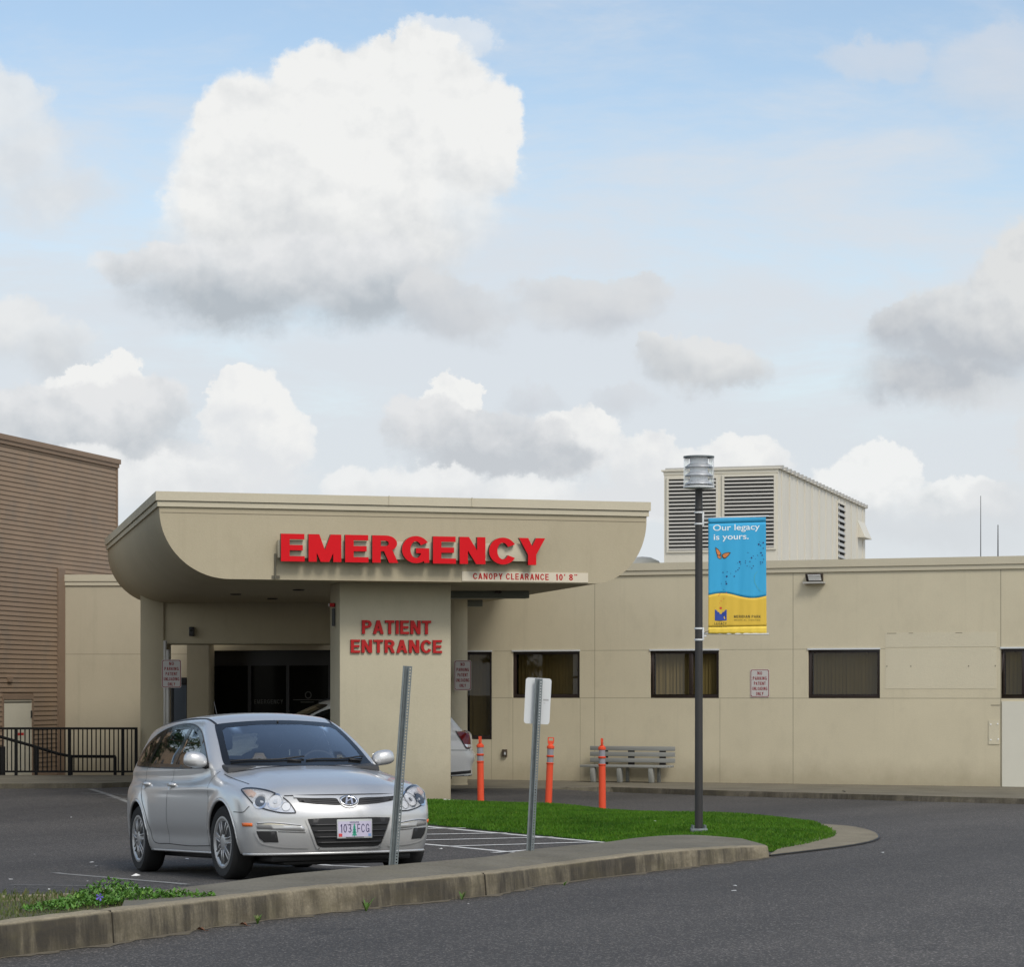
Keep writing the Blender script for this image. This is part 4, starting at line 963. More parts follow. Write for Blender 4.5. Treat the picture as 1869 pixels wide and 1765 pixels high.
# clamps
def clamp(py):
    mb = MB(); z = zl(py); mb.lathe([(.049, z-.011), (.053, z-.009), (.053, z+.009), (.049, z+.011)], 20); return mb
for py in (935.5, 956.5, 1147.5, 1168): clamp(py).build('clamp', M_alu, lamp, smooth=True, angle=40)
mb = MB(); mb.lathe([(.0432, zl(925)), (.0465, zl(928)), (.0465, zl(929.5)), (.0432, zl(932))], 20); mb.build('pole_seam', M_pole, lamp)

BX0, BX1 = (1292.5-XC)/FPX*LZ, (1397.5-XC)/FPX*LZ
ban = thing('banner', 'blue and yellow banner with white words hanging from the lamp post', 'banner', (BX0, LZ-.02, 0))
bw = BX1-BX0; bt, bb = zat(947, LZ), zat(1157, LZ); bh = bt-bb
def ripple(u, v): return .006*math.sin(u*19+v*1.5)*math.sin(v*PI)+.012*math.sin(u*PI*1.1+.4)*math.sin(v*PI)*.8+.004*math.sin(u*41+v*3)*(v*.6+.2)
def bpos(u, v, off=0.):   # u 0..1 across, v 0..1 downwards
    x = u*bw; z = bt-v*bh-(-.022*u)*(1-v)*1.0-(.004*u)*v
    z += .004*(1-v)
    return (x+.010*v*u, -ripple(u, v)-off, z)
wave = lambda u: .665+.020*math.sin(2*PI*(u*.98+.02)-1.35+PI)+.014 if False else .672-.022*math.cos(2*PI*(u*.95-.22))
M_blue = mat('banner blue', (.030, .35, .62), .7, var=.05); M_yel = mat('banner yellow', (.66, .44, .045), .7, var=.05)
M_cyan = mat('banner hem blue', (.022, .29, .52), .7, var=.05); M_yel2 = mat('banner hem yellow', (.78, .56, .07), .7, var=.05)
nu, nv = 36, 40; mb = MB()
def cloth(v0f, v1f, mi, nv):
    L = [];
    for j in range(nv+1):
        for i in range(nu+1):
            u = i/nu; L.append(bpos(u, v0f(u)+(v1f(u)-v0f(u))*j/nv))
    mb.add(L, [(j*(nu+1)+i, j*(nu+1)+i+1, (j+1)*(nu+1)+i+1, (j+1)*(nu+1)+i) for j in range(nv) for i in range(nu)], mi)
cloth(lambda u: 0, lambda u: .048+.0*u, 2, 2); cloth(lambda u: .048, wave, 0, 26); cloth(wave, lambda u: .945-.012*u, 1, 12); cloth(lambda u: .945-.012*u, lambda u: 1., 3, 3)
bo = mb.build('cloth', [M_blue, M_yel, M_cyan, M_yel2], ban, smooth=True)
sm = bo.modifiers.new('thickness', 'SOLIDIFY'); sm.thickness = .0015; sm.offset = 1
def bmap(u, v, off=.003): return bpos(u, v, off)
def b_poly(polys, m, name, off=.003):
    mb = MB()
    for p in polys:
        pts, tr = union([p]); extrude2d(mb, pts, tr, 0, 0, lambda u, v, q: bmap(u, v, off), 0)
    return mb.build(name, m, ban, fix=False)
def b_text(txt, u0, u1, vb, size, m, name, off=.003, bold=.0):
    """text laid on the cloth: u0..u1 across, baseline at vb"""
    o = font_text(txt, 1., m, name, ban, Matrix.Identity(4), offset=bold, width=u1-u0)
    for v in o.data.vertices: v.co = bmap(u0+v.co.x, vb-v.co.y*size, off)
    return o
M_btxt = mat('banner white', (.70, .80, .84), .7, var=0); M_ink = mat('banner ink', (.05, .045, .02), .7, var=0); M_navy = mat('banner navy', (.010, .020, .13), .7, var=0)
M_logo = mat('logo blue', (.020, .055, .30), .7, var=0); M_mon = mat('monarch orange', (.60, .20, .06), .7, var=0); M_sq = mat('logo red', (.62, .07, .03), .7, var=0)
U = lambda X: (X-455)/515.; V = lambda Y: (Y-632)/1010.     # positions measured on an enlarged view of the banner
b_text('Our legacy', U(497), U(915), V(742), .072, M_btxt, 'lettering', bold=.012)
b_text('is yours.', U(503), U(815), V(822), .072, M_btxt, 'lettering', bold=.012)
# butterfly
wing1 = [(517, 885), (545, 905), (566, 935), (572, 945), (566, 962), (540, 965), (528, 945), (520, 915)]
wing2 = [(655, 935), (640, 958), (612, 985), (592, 990), (572, 968), (574, 952), (600, 938), (630, 932)]
wing3 = [(530, 955), (560, 960), (575, 985), (555, 990), (537, 978)]
b_poly([[(U(a), V(b)) for a, b in w] for w in (wing1, wing2, wing3)], M_ink, 'butterfly', .003)
def shrink(w, k, dx=0, dy=0): cx = sum(p[0] for p in w)/len(w); cy = sum(p[1] for p in w)/len(w); return [(cx+(a-cx)*k+dx, cy+(b-cy)*k+dy) for a, b in w]
b_poly([[(U(a), V(b)) for a, b in shrink(w, .72)] for w in (wing1, wing2, wing3)], M_mon, 'butterfly', .0042)
dots = [(905, 870, 8), (945, 857, 7), (922, 880, 5), (945, 905, 5), (915, 848, 3), (925, 943, 7), (935, 965, 6), (948, 1000, 4), (920, 1023, 5), (938, 1025, 5), (922, 1040, 4), (895, 965, 4), (855, 970, 4), (840, 985, 7), (825, 1018, 5), (855, 1055, 5), (842, 1075, 5), (825, 1060, 3), (800, 1055, 4), (785, 1012, 4), (785, 1030, 4), (735, 1018, 8), (742, 1038, 4), (715, 1028, 3), (730, 1072, 5), (718, 1088, 5), (700, 1100, 5), (685, 1143, 6), (652, 1118, 3), (618, 1143, 8), (622, 1103, 4), (585, 1108, 5), (610, 1188, 5), (615, 1207, 8), (570, 1205, 3), (592, 1258, 3), (808, 940, 4), (875, 995, 3)]
b_poly([[(U(x+r*math.cos(2*PI*k/8)*1.), V(y+r*math.sin(2*PI*k/8))) for k in range(8)] for x, y, r in dots], M_navy, 'dot', .003)
dots2 = [(558, 1292, 4), (548, 1308, 4), (615, 1285, 4), (592, 1335, 4), (568, 1357, 4), (555, 1375, 3), (610, 1380, 2)]
b_poly([[(U(x+r*math.cos(2*PI*k/8)), V(y+r*math.sin(2*PI*k/8))) for k in range(8)] for x, y, r in dots2], M_sq, 'dot', .003)
# faint curved seam on the blue field, logo, hospital name
arc = [(895-45*math.cos(a)+30*0, 1190+95*math.sin(a)*-1) for a in np.linspace(-.9, 1.1, 14)]
L = [(U(a+ (955-895)*0.0), V(b)) for a, b in [(890, 1105), (868, 1130), (860, 1165), (868, 1205), (890, 1245), (920, 1275), (962, 1290)]]
mb = MB()
for (a, b), (c, d) in zip(L[:-1], L[1:]): mb.add([bmap(a, b), bmap(a+.006, b), bmap(c+.006, d), bmap(c, d)], [(0, 1, 2, 3)])
mb.build('curve_line', mat('banner green line', (.10, .38, .30), .7, var=0), ban, fix=False)
lg = [(513, 1432), (525, 1432), (525, 1441), (536, 1441), (536, 1452), (552, 1452), (552, 1462), (556, 1462), (556, 1470), (574, 1470), (574, 1462), (580, 1462), (580, 1452), (596, 1452), (596, 1441), (606, 1441), (606, 1432), (617, 1432), (617, 1527), (513, 1527)]
b_poly([[(U(a), V(b)) for a, b in lg]], M_logo, 'logo')
b_poly([[(U(a), V(b)) for a, b in ((555, 1408), (574, 1408), (574, 1427), (555, 1427))]], M_sq, 'logo', .0035)
def b_block(txt, x0, x1, y1, y0, m, t=.15):
    mb = MB(); block_text(mb, txt, U(x0), U(x1), 0, 1, lambda u, z, q: bmap(u, V(y1)+(V(y0)-V(y1))*z), t, 0, 0, .2); mb.build('lettering', m, ban, fix=False)
b_block('LEGACY', 510, 617, 1563, 1542, M_ink, .13); b_block('HEALTH', 512, 615, 1584, 1576, M_ink, .12)
b_block('MERIDIAN PARK', 682, 918, 1503, 1480, M_ink); b_block('MEDICAL CENTER', 682, 915, 1527, 1518, M_ink, .12)
mb = MB(); mb.tube([(-.085, .015, bt+.004), (bw+.035, .0, bt+.030)], .009, 8); mb.build('rod', M_alu, ban, smooth=True)
mb = MB(); mb.tube([(-.085, .015, bb), (bw+.035, 0, bb-.003)], .009, 8); mb.build('rod', M_alu, ban, smooth=True)
for zt_, zb_ in ((zat(935, LZ), zat(962, LZ)), (zat(1146, LZ), zat(1169, LZ))):
    mb = MB(); mb.box(-.075, -.048, .0, .03, zb_, zt_); mb.box(-.05, -.02, .0, .02, zb_+.04, zb_+.055); mb.build('bracket', M_alu, ban, bevel=.003)
    mb = MB(); mb.tube([(-.05, .01, (zt_+zb_)/2), (-.03, -.0, bt-.02 if zt_ > 3.3 else bb+.02), (.01, .0, bt-.03 if zt_ > 3.3 else bb+.03)], .004, 6); mb.build('tie', M_black, ban)

# ================================================================== delineator posts
def make_bollard():
    t = thing('bollard', '', 'bollard', group='orange bollards on the lawn edge')
    mb = MB(); mb.lathe([(.0, -.06), (.052, -.06), (.050, .60), (.0, .60)], 24); mb.build('tube', M_orange, t, smooth=True, angle=40)
    for z0, z1 in ((.585, .612), (.690, .722), (.815, .86)):
        mb = MB(); mb.lathe([(.048, z0), (.056, z0+.006), (.057, z1-.008), (.046, z1)], 24); mb.build('ring', M_orange, t, smooth=True, angle=50)
    for z0, z1 in ((.612, .692), (.722, .816)): mb = MB(); mb.lathe([(.0475, z0), (.0475, z1)], 24); mb.build('reflective_band', M_band, t, smooth=True)
    mb = MB(); mb.lathe([(.046, .86), (.030, .878), (.020, .885), (.020, .89), (0, .89)], 20); mb.build('cap', M_orange, t, smooth=True)
    mb = MB(); o = [(-.04, .885), (.04, .885), (.047, .92), (.047, .985), (-.047, .985), (-.047, .92)]; i_ = [(-.033, .935), (.033, .935), (.033, .972), (-.033, .972)]
    V2, F = region(o, [i_], .05)
    for sgn in (-1, 1): mb.add([(float(a), sgn*.014, float(b)) for a, b in V2], [f if sgn < 0 else f[::-1] for f in F])
    for lp_, fl in ((o, 1), (i_, -1)):
        n = len(lp_); mb.add([(a, -.014, b) for a, b in lp_]+[(a, .014, b) for a, b in lp_], [(k, (k+1) % n, n+(k+1) % n, n+k) for k in range(n)])
    mb.build('handle', M_orange, t, bevel=0)
    return t
b0 = make_bollard()
for i, (px, py, tilt, rz, lab) in enumerate(((877.5, 1463, -.6, 78, 'orange bollard nearest the white car and the entrance pillar'), (1001, 1467.5, 2.2, 6, 'leaning orange bollard with its handle loop seen open, middle one'), (1099.5, 1471.5, -.4, 82, 'orange bollard standing in front of the grey bench'))):
    o = b0 if i == 0 else copy_tree(b0); p = GP(px, py, 0); o.location = p; o.rotation_euler = (0, R(tilt), R(rz)); o['label'] = lab
    if abs(rz) > 20: o.rotation_euler = (R(tilt) if i == 0 else R(tilt), 0, R(rz))

# ================================================================== bench
s = (wall_s(1084)+wall_s(1238))/2
be = thing('bench', 'weathered grey slatted bench against the beige wall', 'bench'); be.matrix_basis = hosp.matrix_basis @ Matrix.Translation((s, -.12, .004))
hw_ = (wall_s(1238)-wall_s(1084))/2; zc = lambda py: zat(py, wall_d(s))
for y0, y1 in ((1362.5, 1370.5), (1373, 1381), (1384, 1392)): mb = MB(); mb.box(-hw_, hw_, -.10, -.06, zc(y1), zc(y0)); mb.build('back_slat', M_bench, be, bevel=.006)
for y in (-.20, -.34, -.48): mb = MB(); mb.box(-hw_-(.045 if y < -.4 else 0), hw_-(.03 if y < -.4 else 0), y-.06, y+.06, zc(1400), zc(1396)); mb.build('seat_slat', M_bench, be, bevel=.006)
for px in (1102, 1150, 1207):
    x = wall_s(px)-s
    mb = MB(); mb.prism([(-.52, 0), (-.40, 0), (-.40, zc(1401)), (-.54, zc(1401)), (-.545, zc(1410))], x-.043, x+.043, 'x'); mb.build('leg', M_benchleg, be, bevel=.015)
    mb = MB(); mb.box(x+.02, x+.07, -.20, -.12, 0, zc(1401)); mb.build('rear_leg', M_bench, be, bevel=.008)
    mb = MB(); mb.box(x+.02, x+.14, -.06, -.03, zc(1400), zc(1364)); mb.build('back_bracket', M_bronze, be)

# ================================================================== perforated sign posts
def channel(mb, H, w=.078, d=.036):
    """U-channel post with a flange row of punched holes"""
    xsec = [(-w/2, 0), (-w/2+.016, 0), (-w/2+.020, d), (w/2-.020-.012, d), (w/2-.030, 0), (w/2, 0)]
    t = .003
    for (x0, y0), (x1, y1) in zip(xsec[:-1], xsec[1:]):
        if x1 == w/2:      # punched flange
            xm = (x0+x1)/2; hh = .0105; pitch = .0254; z = 0
            while z < H-pitch:
                a, b = z+pitch/2-hh/2, z+pitch/2+hh/2
                for (p, q, c, e) in ((x0, x1, z, a), (x0, x1, b, z+pitch), (x0, xm-hh/2, a, b), (xm+hh/2, x1, a, b)):
                    mb.add([(p, 0, c), (q, 0, c), (q, 0, e), (p, 0, e)], [(0, 1, 2, 3)])
                z += pitch
            mb.add([(x0, 0, z), (x1, 0, z), (x1, 0, H), (x0, 0, H)], [(0, 1, 2, 3)])
        else:
            mb.add([(x0, y0, 0), (x1, y1, 0), (x1, y1, H), (x0, y0, H), (x0, y0+t, 0), (x1, y1+t, 0), (x1, y1+t, H), (x0, y0+t, H)], [(0, 1, 2, 3), (7, 6, 5, 4), (3, 2, 6, 7)])
    return mb
p = GP(717.5, 1583, .20); q = WP(744, 1216, p.y); v = q-p
t = thing('metal_post', 'bare galvanised perforated post leaning in front of the car', 'post', p)
t.rotation_euler = (0, math.atan2(v.x, v.z), 0); mb = channel(MB(), v.length); mb.build('channel', M_galv, t, fix=False)
mb = MB(); mb.box(-.055, .055, -.02, .05, -.03, .006); mb.build('base_patch', M_kerb, t)
p = GP(967.5, 1555.5, .195); q = WP(983.5, 1239, p.y); v = q-p
t = thing('parking_sign', 'blank back of a small white sign on a perforated post', 'sign', p)
t.rotation_euler = (0, math.atan2(v.x, v.z), R(0)); H = v.length; mb = channel(MB(), H, .072); mb.build('post', M_galv, t, fix=False)
k = p.y/FPX; W, h_ = 47*k, 84*k; r = .025; o = []
for cx_, cz_, a0_ in ((W/2-r, H+.005-r, 0), (-W/2+r, H+.005-r, 90), (-W/2+r, H+.005-h_+r, 180), (W/2-r, H+.005-h_+r, 270)): o += [(cx_+r*math.cos(R(a0_+j*18)), cz_+r*math.sin(R(a0_+j*18))) for j in range(6)]
mb = MB(); mb.prism(o, .040, .043, 'y'); sp = mb.build('panel', M_alu, t); mb = MB(); mb.box(.05, .10, .0385, .0398, H-.20, H-.185); mb.box(.055, .07, .0385, .0398, H-.225, H-.22); mb.build('sticker', mat('sticker grey', (.38, .38, .38), .6), t)
mb = MB()
for z in (H-.06, H-.36): mb.lathe([(0, -.006), (.009, -.006), (.009, .04)], 8, (0, .03, z), 'y')
mb.build('bolt', M_galv, t)

# ================================================================== railings on the left
RY = 46.2; ra0 = (-70-XC)/FPX*RY; ra1 = (251-XC)/FPX*RY; zt_, zb_ = zat(1328, RY), zat(1409, RY)
rail = thing('guard_railing', 'black steel guard railing with vertical bars along the left pavement', 'railing', (ra0, RY, .123))
L_ = ra1-ra0; H = zt_-.123; B = zb_-.123
mb = MB(); mb.box(0, L_, -.022, .022, H-.04, H); mb.build('top_rail', M_rail, rail, bevel=.004)
mb = MB(); mb.box(0, L_, -.018, .018, B-.015, B+.02); mb.build('bottom_rail', M_rail, rail)
i = 0; x = .02
while x < L_-.02:
    post = i % 12 == 0 or x > L_-.085
    mb = MB(); w_ = .026 if post else .010
    mb.box(x-w_, x+w_, -w_, w_, 0 if post else B+.02, H-.04); mb.build('post' if post else 'baluster', M_rail, rail)
    x += .0815; i += 1
hr = thing('handrail', 'black pipe handrail sloping down behind the guard railing', 'handrail', (0, 47.2, 0))
hp = lambda px, py: ((px-XC)/FPX*47.2, 0, zat(py, 47.2))
mb = MB(); mb.tube([hp(-90, 1318), hp(0, 1345), hp(60, 1362), hp(105, 1376), hp(130, 1381), hp(211, 1381.5)], .028, 8); mb.build('rail', M_rail, hr, smooth=True)
for px in (4, 66, 130, 210): a = hp(px, 1363 if px < 66 else 1364 if px == 66 else 1381.5); mb = MB(); mb.tube([a, (a[0], 0, -.74)], .03 if px != 4 else .06, 8); mb.build('post', M_rail, hr, smooth=True)

# ================================================================== small stuff
M_litter = mat('paper', (.72, .72, .70), .8, var=.05)
p = gl(822, 1470); lt = thing('paper_scrap', 'white paper scrap on the grass by the pillar foot', 'litter', (p.x, p.y-.1, float(ground_z(p.x, p.y))+.06)); mb = MB(); mb.add([(-.11, 0, .02), (.11, -.03, 0), (.12, .05, .012), (-.09, .07, .035)], [(0, 1, 2, 3)]); o = mb.build('sheet', M_litter, lt); o.modifiers.new('t', 'SOLIDIFY').thickness = .004
mb = MB()      # petals and crumbs strewn over the asphalt
spots = [(116, 1556), (168, 1577), (176, 1583.5), (63, 1563), (20, 1608), (28, 1622), (90, 1627), (160, 1612), (309, 1564), (342, 1571), (333, 1613), (248, 1600), (302, 1627), (134, 1653.5), (757, 1670), (855, 1654), (1072, 1626), (1342, 1620), (1611, 1559), (1196, 1541), (1225, 1543), (130, 1494), (175, 1493), (805, 1552), (1020, 1606), (1340, 1629)]
for px, py in spots:
    p = gl(px, py); s_ = random.uniform(.005, .013)*(1.0+.02*p.y); a = random.uniform(0, PI)
    zz_ = p.z+.012 if not (1190 < px < 1230) else .19
    mb.add([(p.x+s_*math.cos(a+q)*random.uniform(.7, 1.3)*1.4, p.y+s_*math.sin(a+q)*1.4, zz_+random.uniform(0, .008)) for q in (0, 1.4, 2.9, 4.3)], [(0, 1, 2, 3)])
p = gl(247, 1601.5); mb.add([(p.x-.04, p.y, p.z+.01), (p.x+.012, p.y-.03, p.z+.012), (p.x+.045, p.y+.02, p.z+.015), (p.x, p.y+.04, p.z+.03)], [(0, 1, 2, 3)])
o = mb.build('litter', M_litter); o['kind'] = 'stuff'; o['label'] = 'tiny white petals and paper crumbs on the asphalt'
# periwinkle ground cover in the soil bed
M_leaf = leaf_mat('periwinkle leaf', (.045, .13, .012), (.08, .20, .02), (.17, .30, .045), 9, .5)
mb = MB(); vsp = []
bedpoly = [(q[0], q[1]) for q in fl]+[(q.x, q.y) for q in reversed(bl)]
def patch_leaves(cx, cy, rx, ry, n, h, ang):
    for _ in range(n):
        a = random.uniform(0, 2*PI); rr = math.sqrt(random.random()); u, v = rx*rr*math.cos(a), ry*rr*math.sin(a)
        x = cx+u*math.cos(ang)-v*math.sin(ang); y = cy+u*math.sin(ang)+v*math.cos(ang)
        z = .17+random.random()*h*(1-rr*rr*.8); yaw = random.uniform(0, 2*PI); tl = random.uniform(.1, 1.1); L = random.uniform(.022, .048); w = L*.30
        M = Matrix.Translation((x, y, z)) @ Matrix.Rotation(yaw, 4, 'Z') @ Matrix.Rotation(-tl, 4, 'Y')
        mb.M = M; mb.add([(0, 0, 0), (L*.35, w, .004), (L, 0, 0), (L*.35, -w, .004), (L*.4, 0, -.004)], [(0, 4, 1), (1, 4, 2), (2, 4, 3), (3, 4, 0)])
    mb.M = Matrix.Identity(4)
ka = math.atan2(KDIR.y, KDIR.x)
for px, py, rx, ry, n, h in ((150, 1650, .32, .22, 520, .07), (205, 1640, .35, .2, 620, .15), (260, 1644, .32, .14, 380, .10), (320, 1640, .28, .10, 220, .07), (372, 1640, .16, .05, 70, .05), (95, 1658, .25, .16, 160, .05)):
    p = GP(px, py, .18); patch_leaves(p.x, p.y, rx, ry, n, h, ka)
o = mb.build('ground_cover', M_leaf, fix=False); o['kind'] = 'stuff'; o['label'] = 'low green periwinkle leaves spilling over the soil bed'
p = GP(182, 1638, .30); fl_ = thing('flower', 'single violet blossom among the green ground cover', 'flower', p)
mb = MB()
for k in range(5): a = 2*PI*k/5; mb.add([(0, 0, 0), (.022*math.cos(a-.35), -.006, .022*math.sin(a-.35)), (.028*math.cos(a), -.01, .028*math.sin(a)), (.022*math.cos(a+.35), -.006, .022*math.sin(a+.35))], [(0, 1, 2, 3)])
mb.build('petal', mat('violet petal', (.13, .10, .45), .7), fl_)
mb = MB(); mb.tube([(0, .004, -.1), (0, .002, 0)], .002, 5); mb.build('stem', M_leaf, fl_)
def moss_z(x, y): return np.full(np.shape(x), .165)
grass(2600, bedpoly, moss_z, .012, .035, .012, 'moss', leaf_mat('bed sprout', (.06, .09, .02), (.10, .12, .035), (.16, .14, .06), 6), 'short mossy sprouts covering the soil bed')
# weeds at the foot of the kerb
M_weed = leaf_mat('weed leaf', (.05, .12, .015), (.09, .17, .03), (.16, .16, .06), 6)
for px, py, n, L_, lab in ((668, 1664, 9, .10, 'dry grassy weed at the foot of the kerb'), (843, 1643, 10, .07, 'small green weed at the kerb foot near the pavement middle'), (470, 1687, 14, .07, 'broad green weed in the kerb gutter'), (1030, 1617, 6, .04, 'tiny weed at the kerb foot towards the lawn')):
    p = GP(px, py, 0); t = thing('weed', lab, 'weed', p, 0, 'weeds at the kerb foot'); mb = MB()
    for k in range(n):
        a = random.uniform(0, 2*PI); l = L_*random.uniform(.6, 1.2); b = random.uniform(.25, .9); dx, dy = math.cos(a)*l*b, math.sin(a)*l*b; w_ = .006
        mb.add([(-w_*math.sin(a), w_*math.cos(a), 0), (w_*math.sin(a), -w_*math.cos(a), 0), (dx*.6+w_*math.sin(a), dy*.6-w_*math.cos(a), l*.7), (dx*.6-w_*math.sin(a), dy*.6+w_*math.cos(a), l*.7), (dx, dy, l*.9)], [(0, 1, 2, 3), (3, 2, 4)])
    mb.build('leaves', M_weed, t)
M_dleaf = mat('dead leaf', (.14, .06, .03), .8)
for px, py, lab in ((367, 1701, 'curled brown leaf at the kerb foot, the left one'), (445, 1692, 'curled brown leaf at the kerb foot beside the green weed')):
    p = GP(px, py, .0); t = thing('dead_leaf', lab, 'leaf', p, random.uniform(0, 3), 'dead leaves in the gutter'); mb = MB()
    mb.add([(-.035, 0, .005), (0, -.02, .03), (.04, 0, .012), (0, .025, .035), (0, 0, .012)], [(0, 1, 4), (1, 2, 4), (2, 3, 4), (3, 0, 4)]); mb.build('blade', M_dleaf, t); mb = MB(); mb.tube([(-.035, 0, .005), (-.06, .005, .01)], .002, 5); mb.build('stalk', M_dleaf, t)
# ================================================================== cars: a smooth implicit body, meshed with surface nets
def smax(a, b, k): h = np.clip(.5+.5*(a-b)/k, 0, 1); return b+(a-b)*h+k*h*(1-h)
def smin(a, b, k): return -smax(-a, -b, k)
def spl(xs_, ys_):
    """monotone-ish cubic through points (ascending x)"""
    xs_ = np.array(xs_, float); ys_ = np.array(ys_, float); h = np.diff(xs_); d = np.diff(ys_)/h
    m = np.r_[d[0], (d[:-1]*h[1:]+d[1:]*h[:-1])/(h[1:]+h[:-1]), d[-1]]
    def f(x):
        x = np.clip(x, xs_[0]-.3, xs_[-1]+.3); i = np.clip(np.searchsorted(xs_, x)-1, 0, len(h)-1); t = (x-xs_[i])/h[i]; inside = (t >= 0) & (t <= 1)
        r = (1+2*t)*(1-t)**2*ys_[i]+t*(1-t)**2*h[i]*m[i]+t*t*(3-2*t)*ys_[i+1]+t*t*(t-1)*h[i]*m[i+1]
        return np.where(inside, r, np.where(t < 0, ys_[0]+m[0]*(x-xs_[0]), ys_[-1]+m[-1]*(x-xs_[-1])))
    return f
def surface_nets(f, lo, hi, h):
    ax = [np.arange(lo[i], hi[i]+h, h) for i in range(3)]; X, Y, Z = np.meshgrid(*ax, indexing='ij'); S = f(X, Y, Z).astype(np.float32); nx_, ny_, nz_ = S.shape
    neg = S < 0; c = neg[:-1, :-1, :-1].astype(np.int8); cnt = np.zeros_like(c)
    for i in (0, 1):
        for j in (0, 1):
            for k in (0, 1): cnt += neg[i:nx_-1+i, j:ny_-1+j, k:nz_-1+k]
    act = (cnt > 0) & (cnt < 8); idx = -np.ones(act.shape, np.int64); I = np.argwhere(act); idx[act] = np.arange(len(I))
    acc = np.zeros((len(I), 3)); num = np.zeros(len(I))
    cor = [(i, j, k) for i in (0, 1) for j in (0, 1) for k in (0, 1)]
    for a in cor:
        for d in range(3):
            if a[d]: continue
            b = list(a); b[d] = 1
            sa = S[I[:, 0]+a[0], I[:, 1]+a[1], I[:, 2]+a[2]]; sb = S[I[:, 0]+b[0], I[:, 1]+b[1], I[:, 2]+b[2]]
            k = (sa < 0) != (sb < 0); t = np.where(k, sa/np.where(k, sa-sb, 1), 0)
            p = np.tile(np.array(a, float), (len(I), 1)); p[:, d] += t; acc += p*k[:, None]; num += k
    V = np.array(lo)+(I+acc/num[:, None])*h
    F = []
    for d in range(3):
        u, v = [(1, 2), (2, 0), (0, 1)][d]
        sl0 = [slice(None)]*3; sl1 = [slice(None)]*3; sl0[d] = slice(0, -1); sl1[d] = slice(1, None)
        E = np.argwhere(neg[tuple(sl0)] != neg[tuple(sl1)]); E = E[(E[:, u] > 0) & (E[:, v] > 0)]
        E = E[(E[:, u] < S.shape[u]-1) & (E[:, v] < S.shape[v]-1)]
        q = []
        for du, dv in ((0, 0), (-1, 0), (-1, -1), (0, -1)): w = E.copy(); w[:, u] += du; w[:, v] += dv; q.append(idx[w[:, 0], w[:, 1], w[:, 2]])
        q = np.stack(q, 1); fl = neg[E[:, 0], E[:, 1], E[:, 2]]; q[~fl] = q[~fl][:, ::-1]; F.append(q)
    F = np.concatenate(F); F = F[(F >= 0).all(1)]
    e = 1e-3
    def grad(P):
        g = np.stack([(f(*(P+d).T)-f(*(P-d).T))/(2*e) for d in np.eye(3)*e], 1); return g
    for _ in range(3):
        g = grad(V); s = f(*V.T); n2 = (g*g).sum(1)+1e-9; st = np.clip(s/n2, -h, h); V = V-g*st[:, None]*.9
    g = grad(V); Nn = g/(np.linalg.norm(g, axis=1)[:, None]+1e-9)
    return V, F, Nn

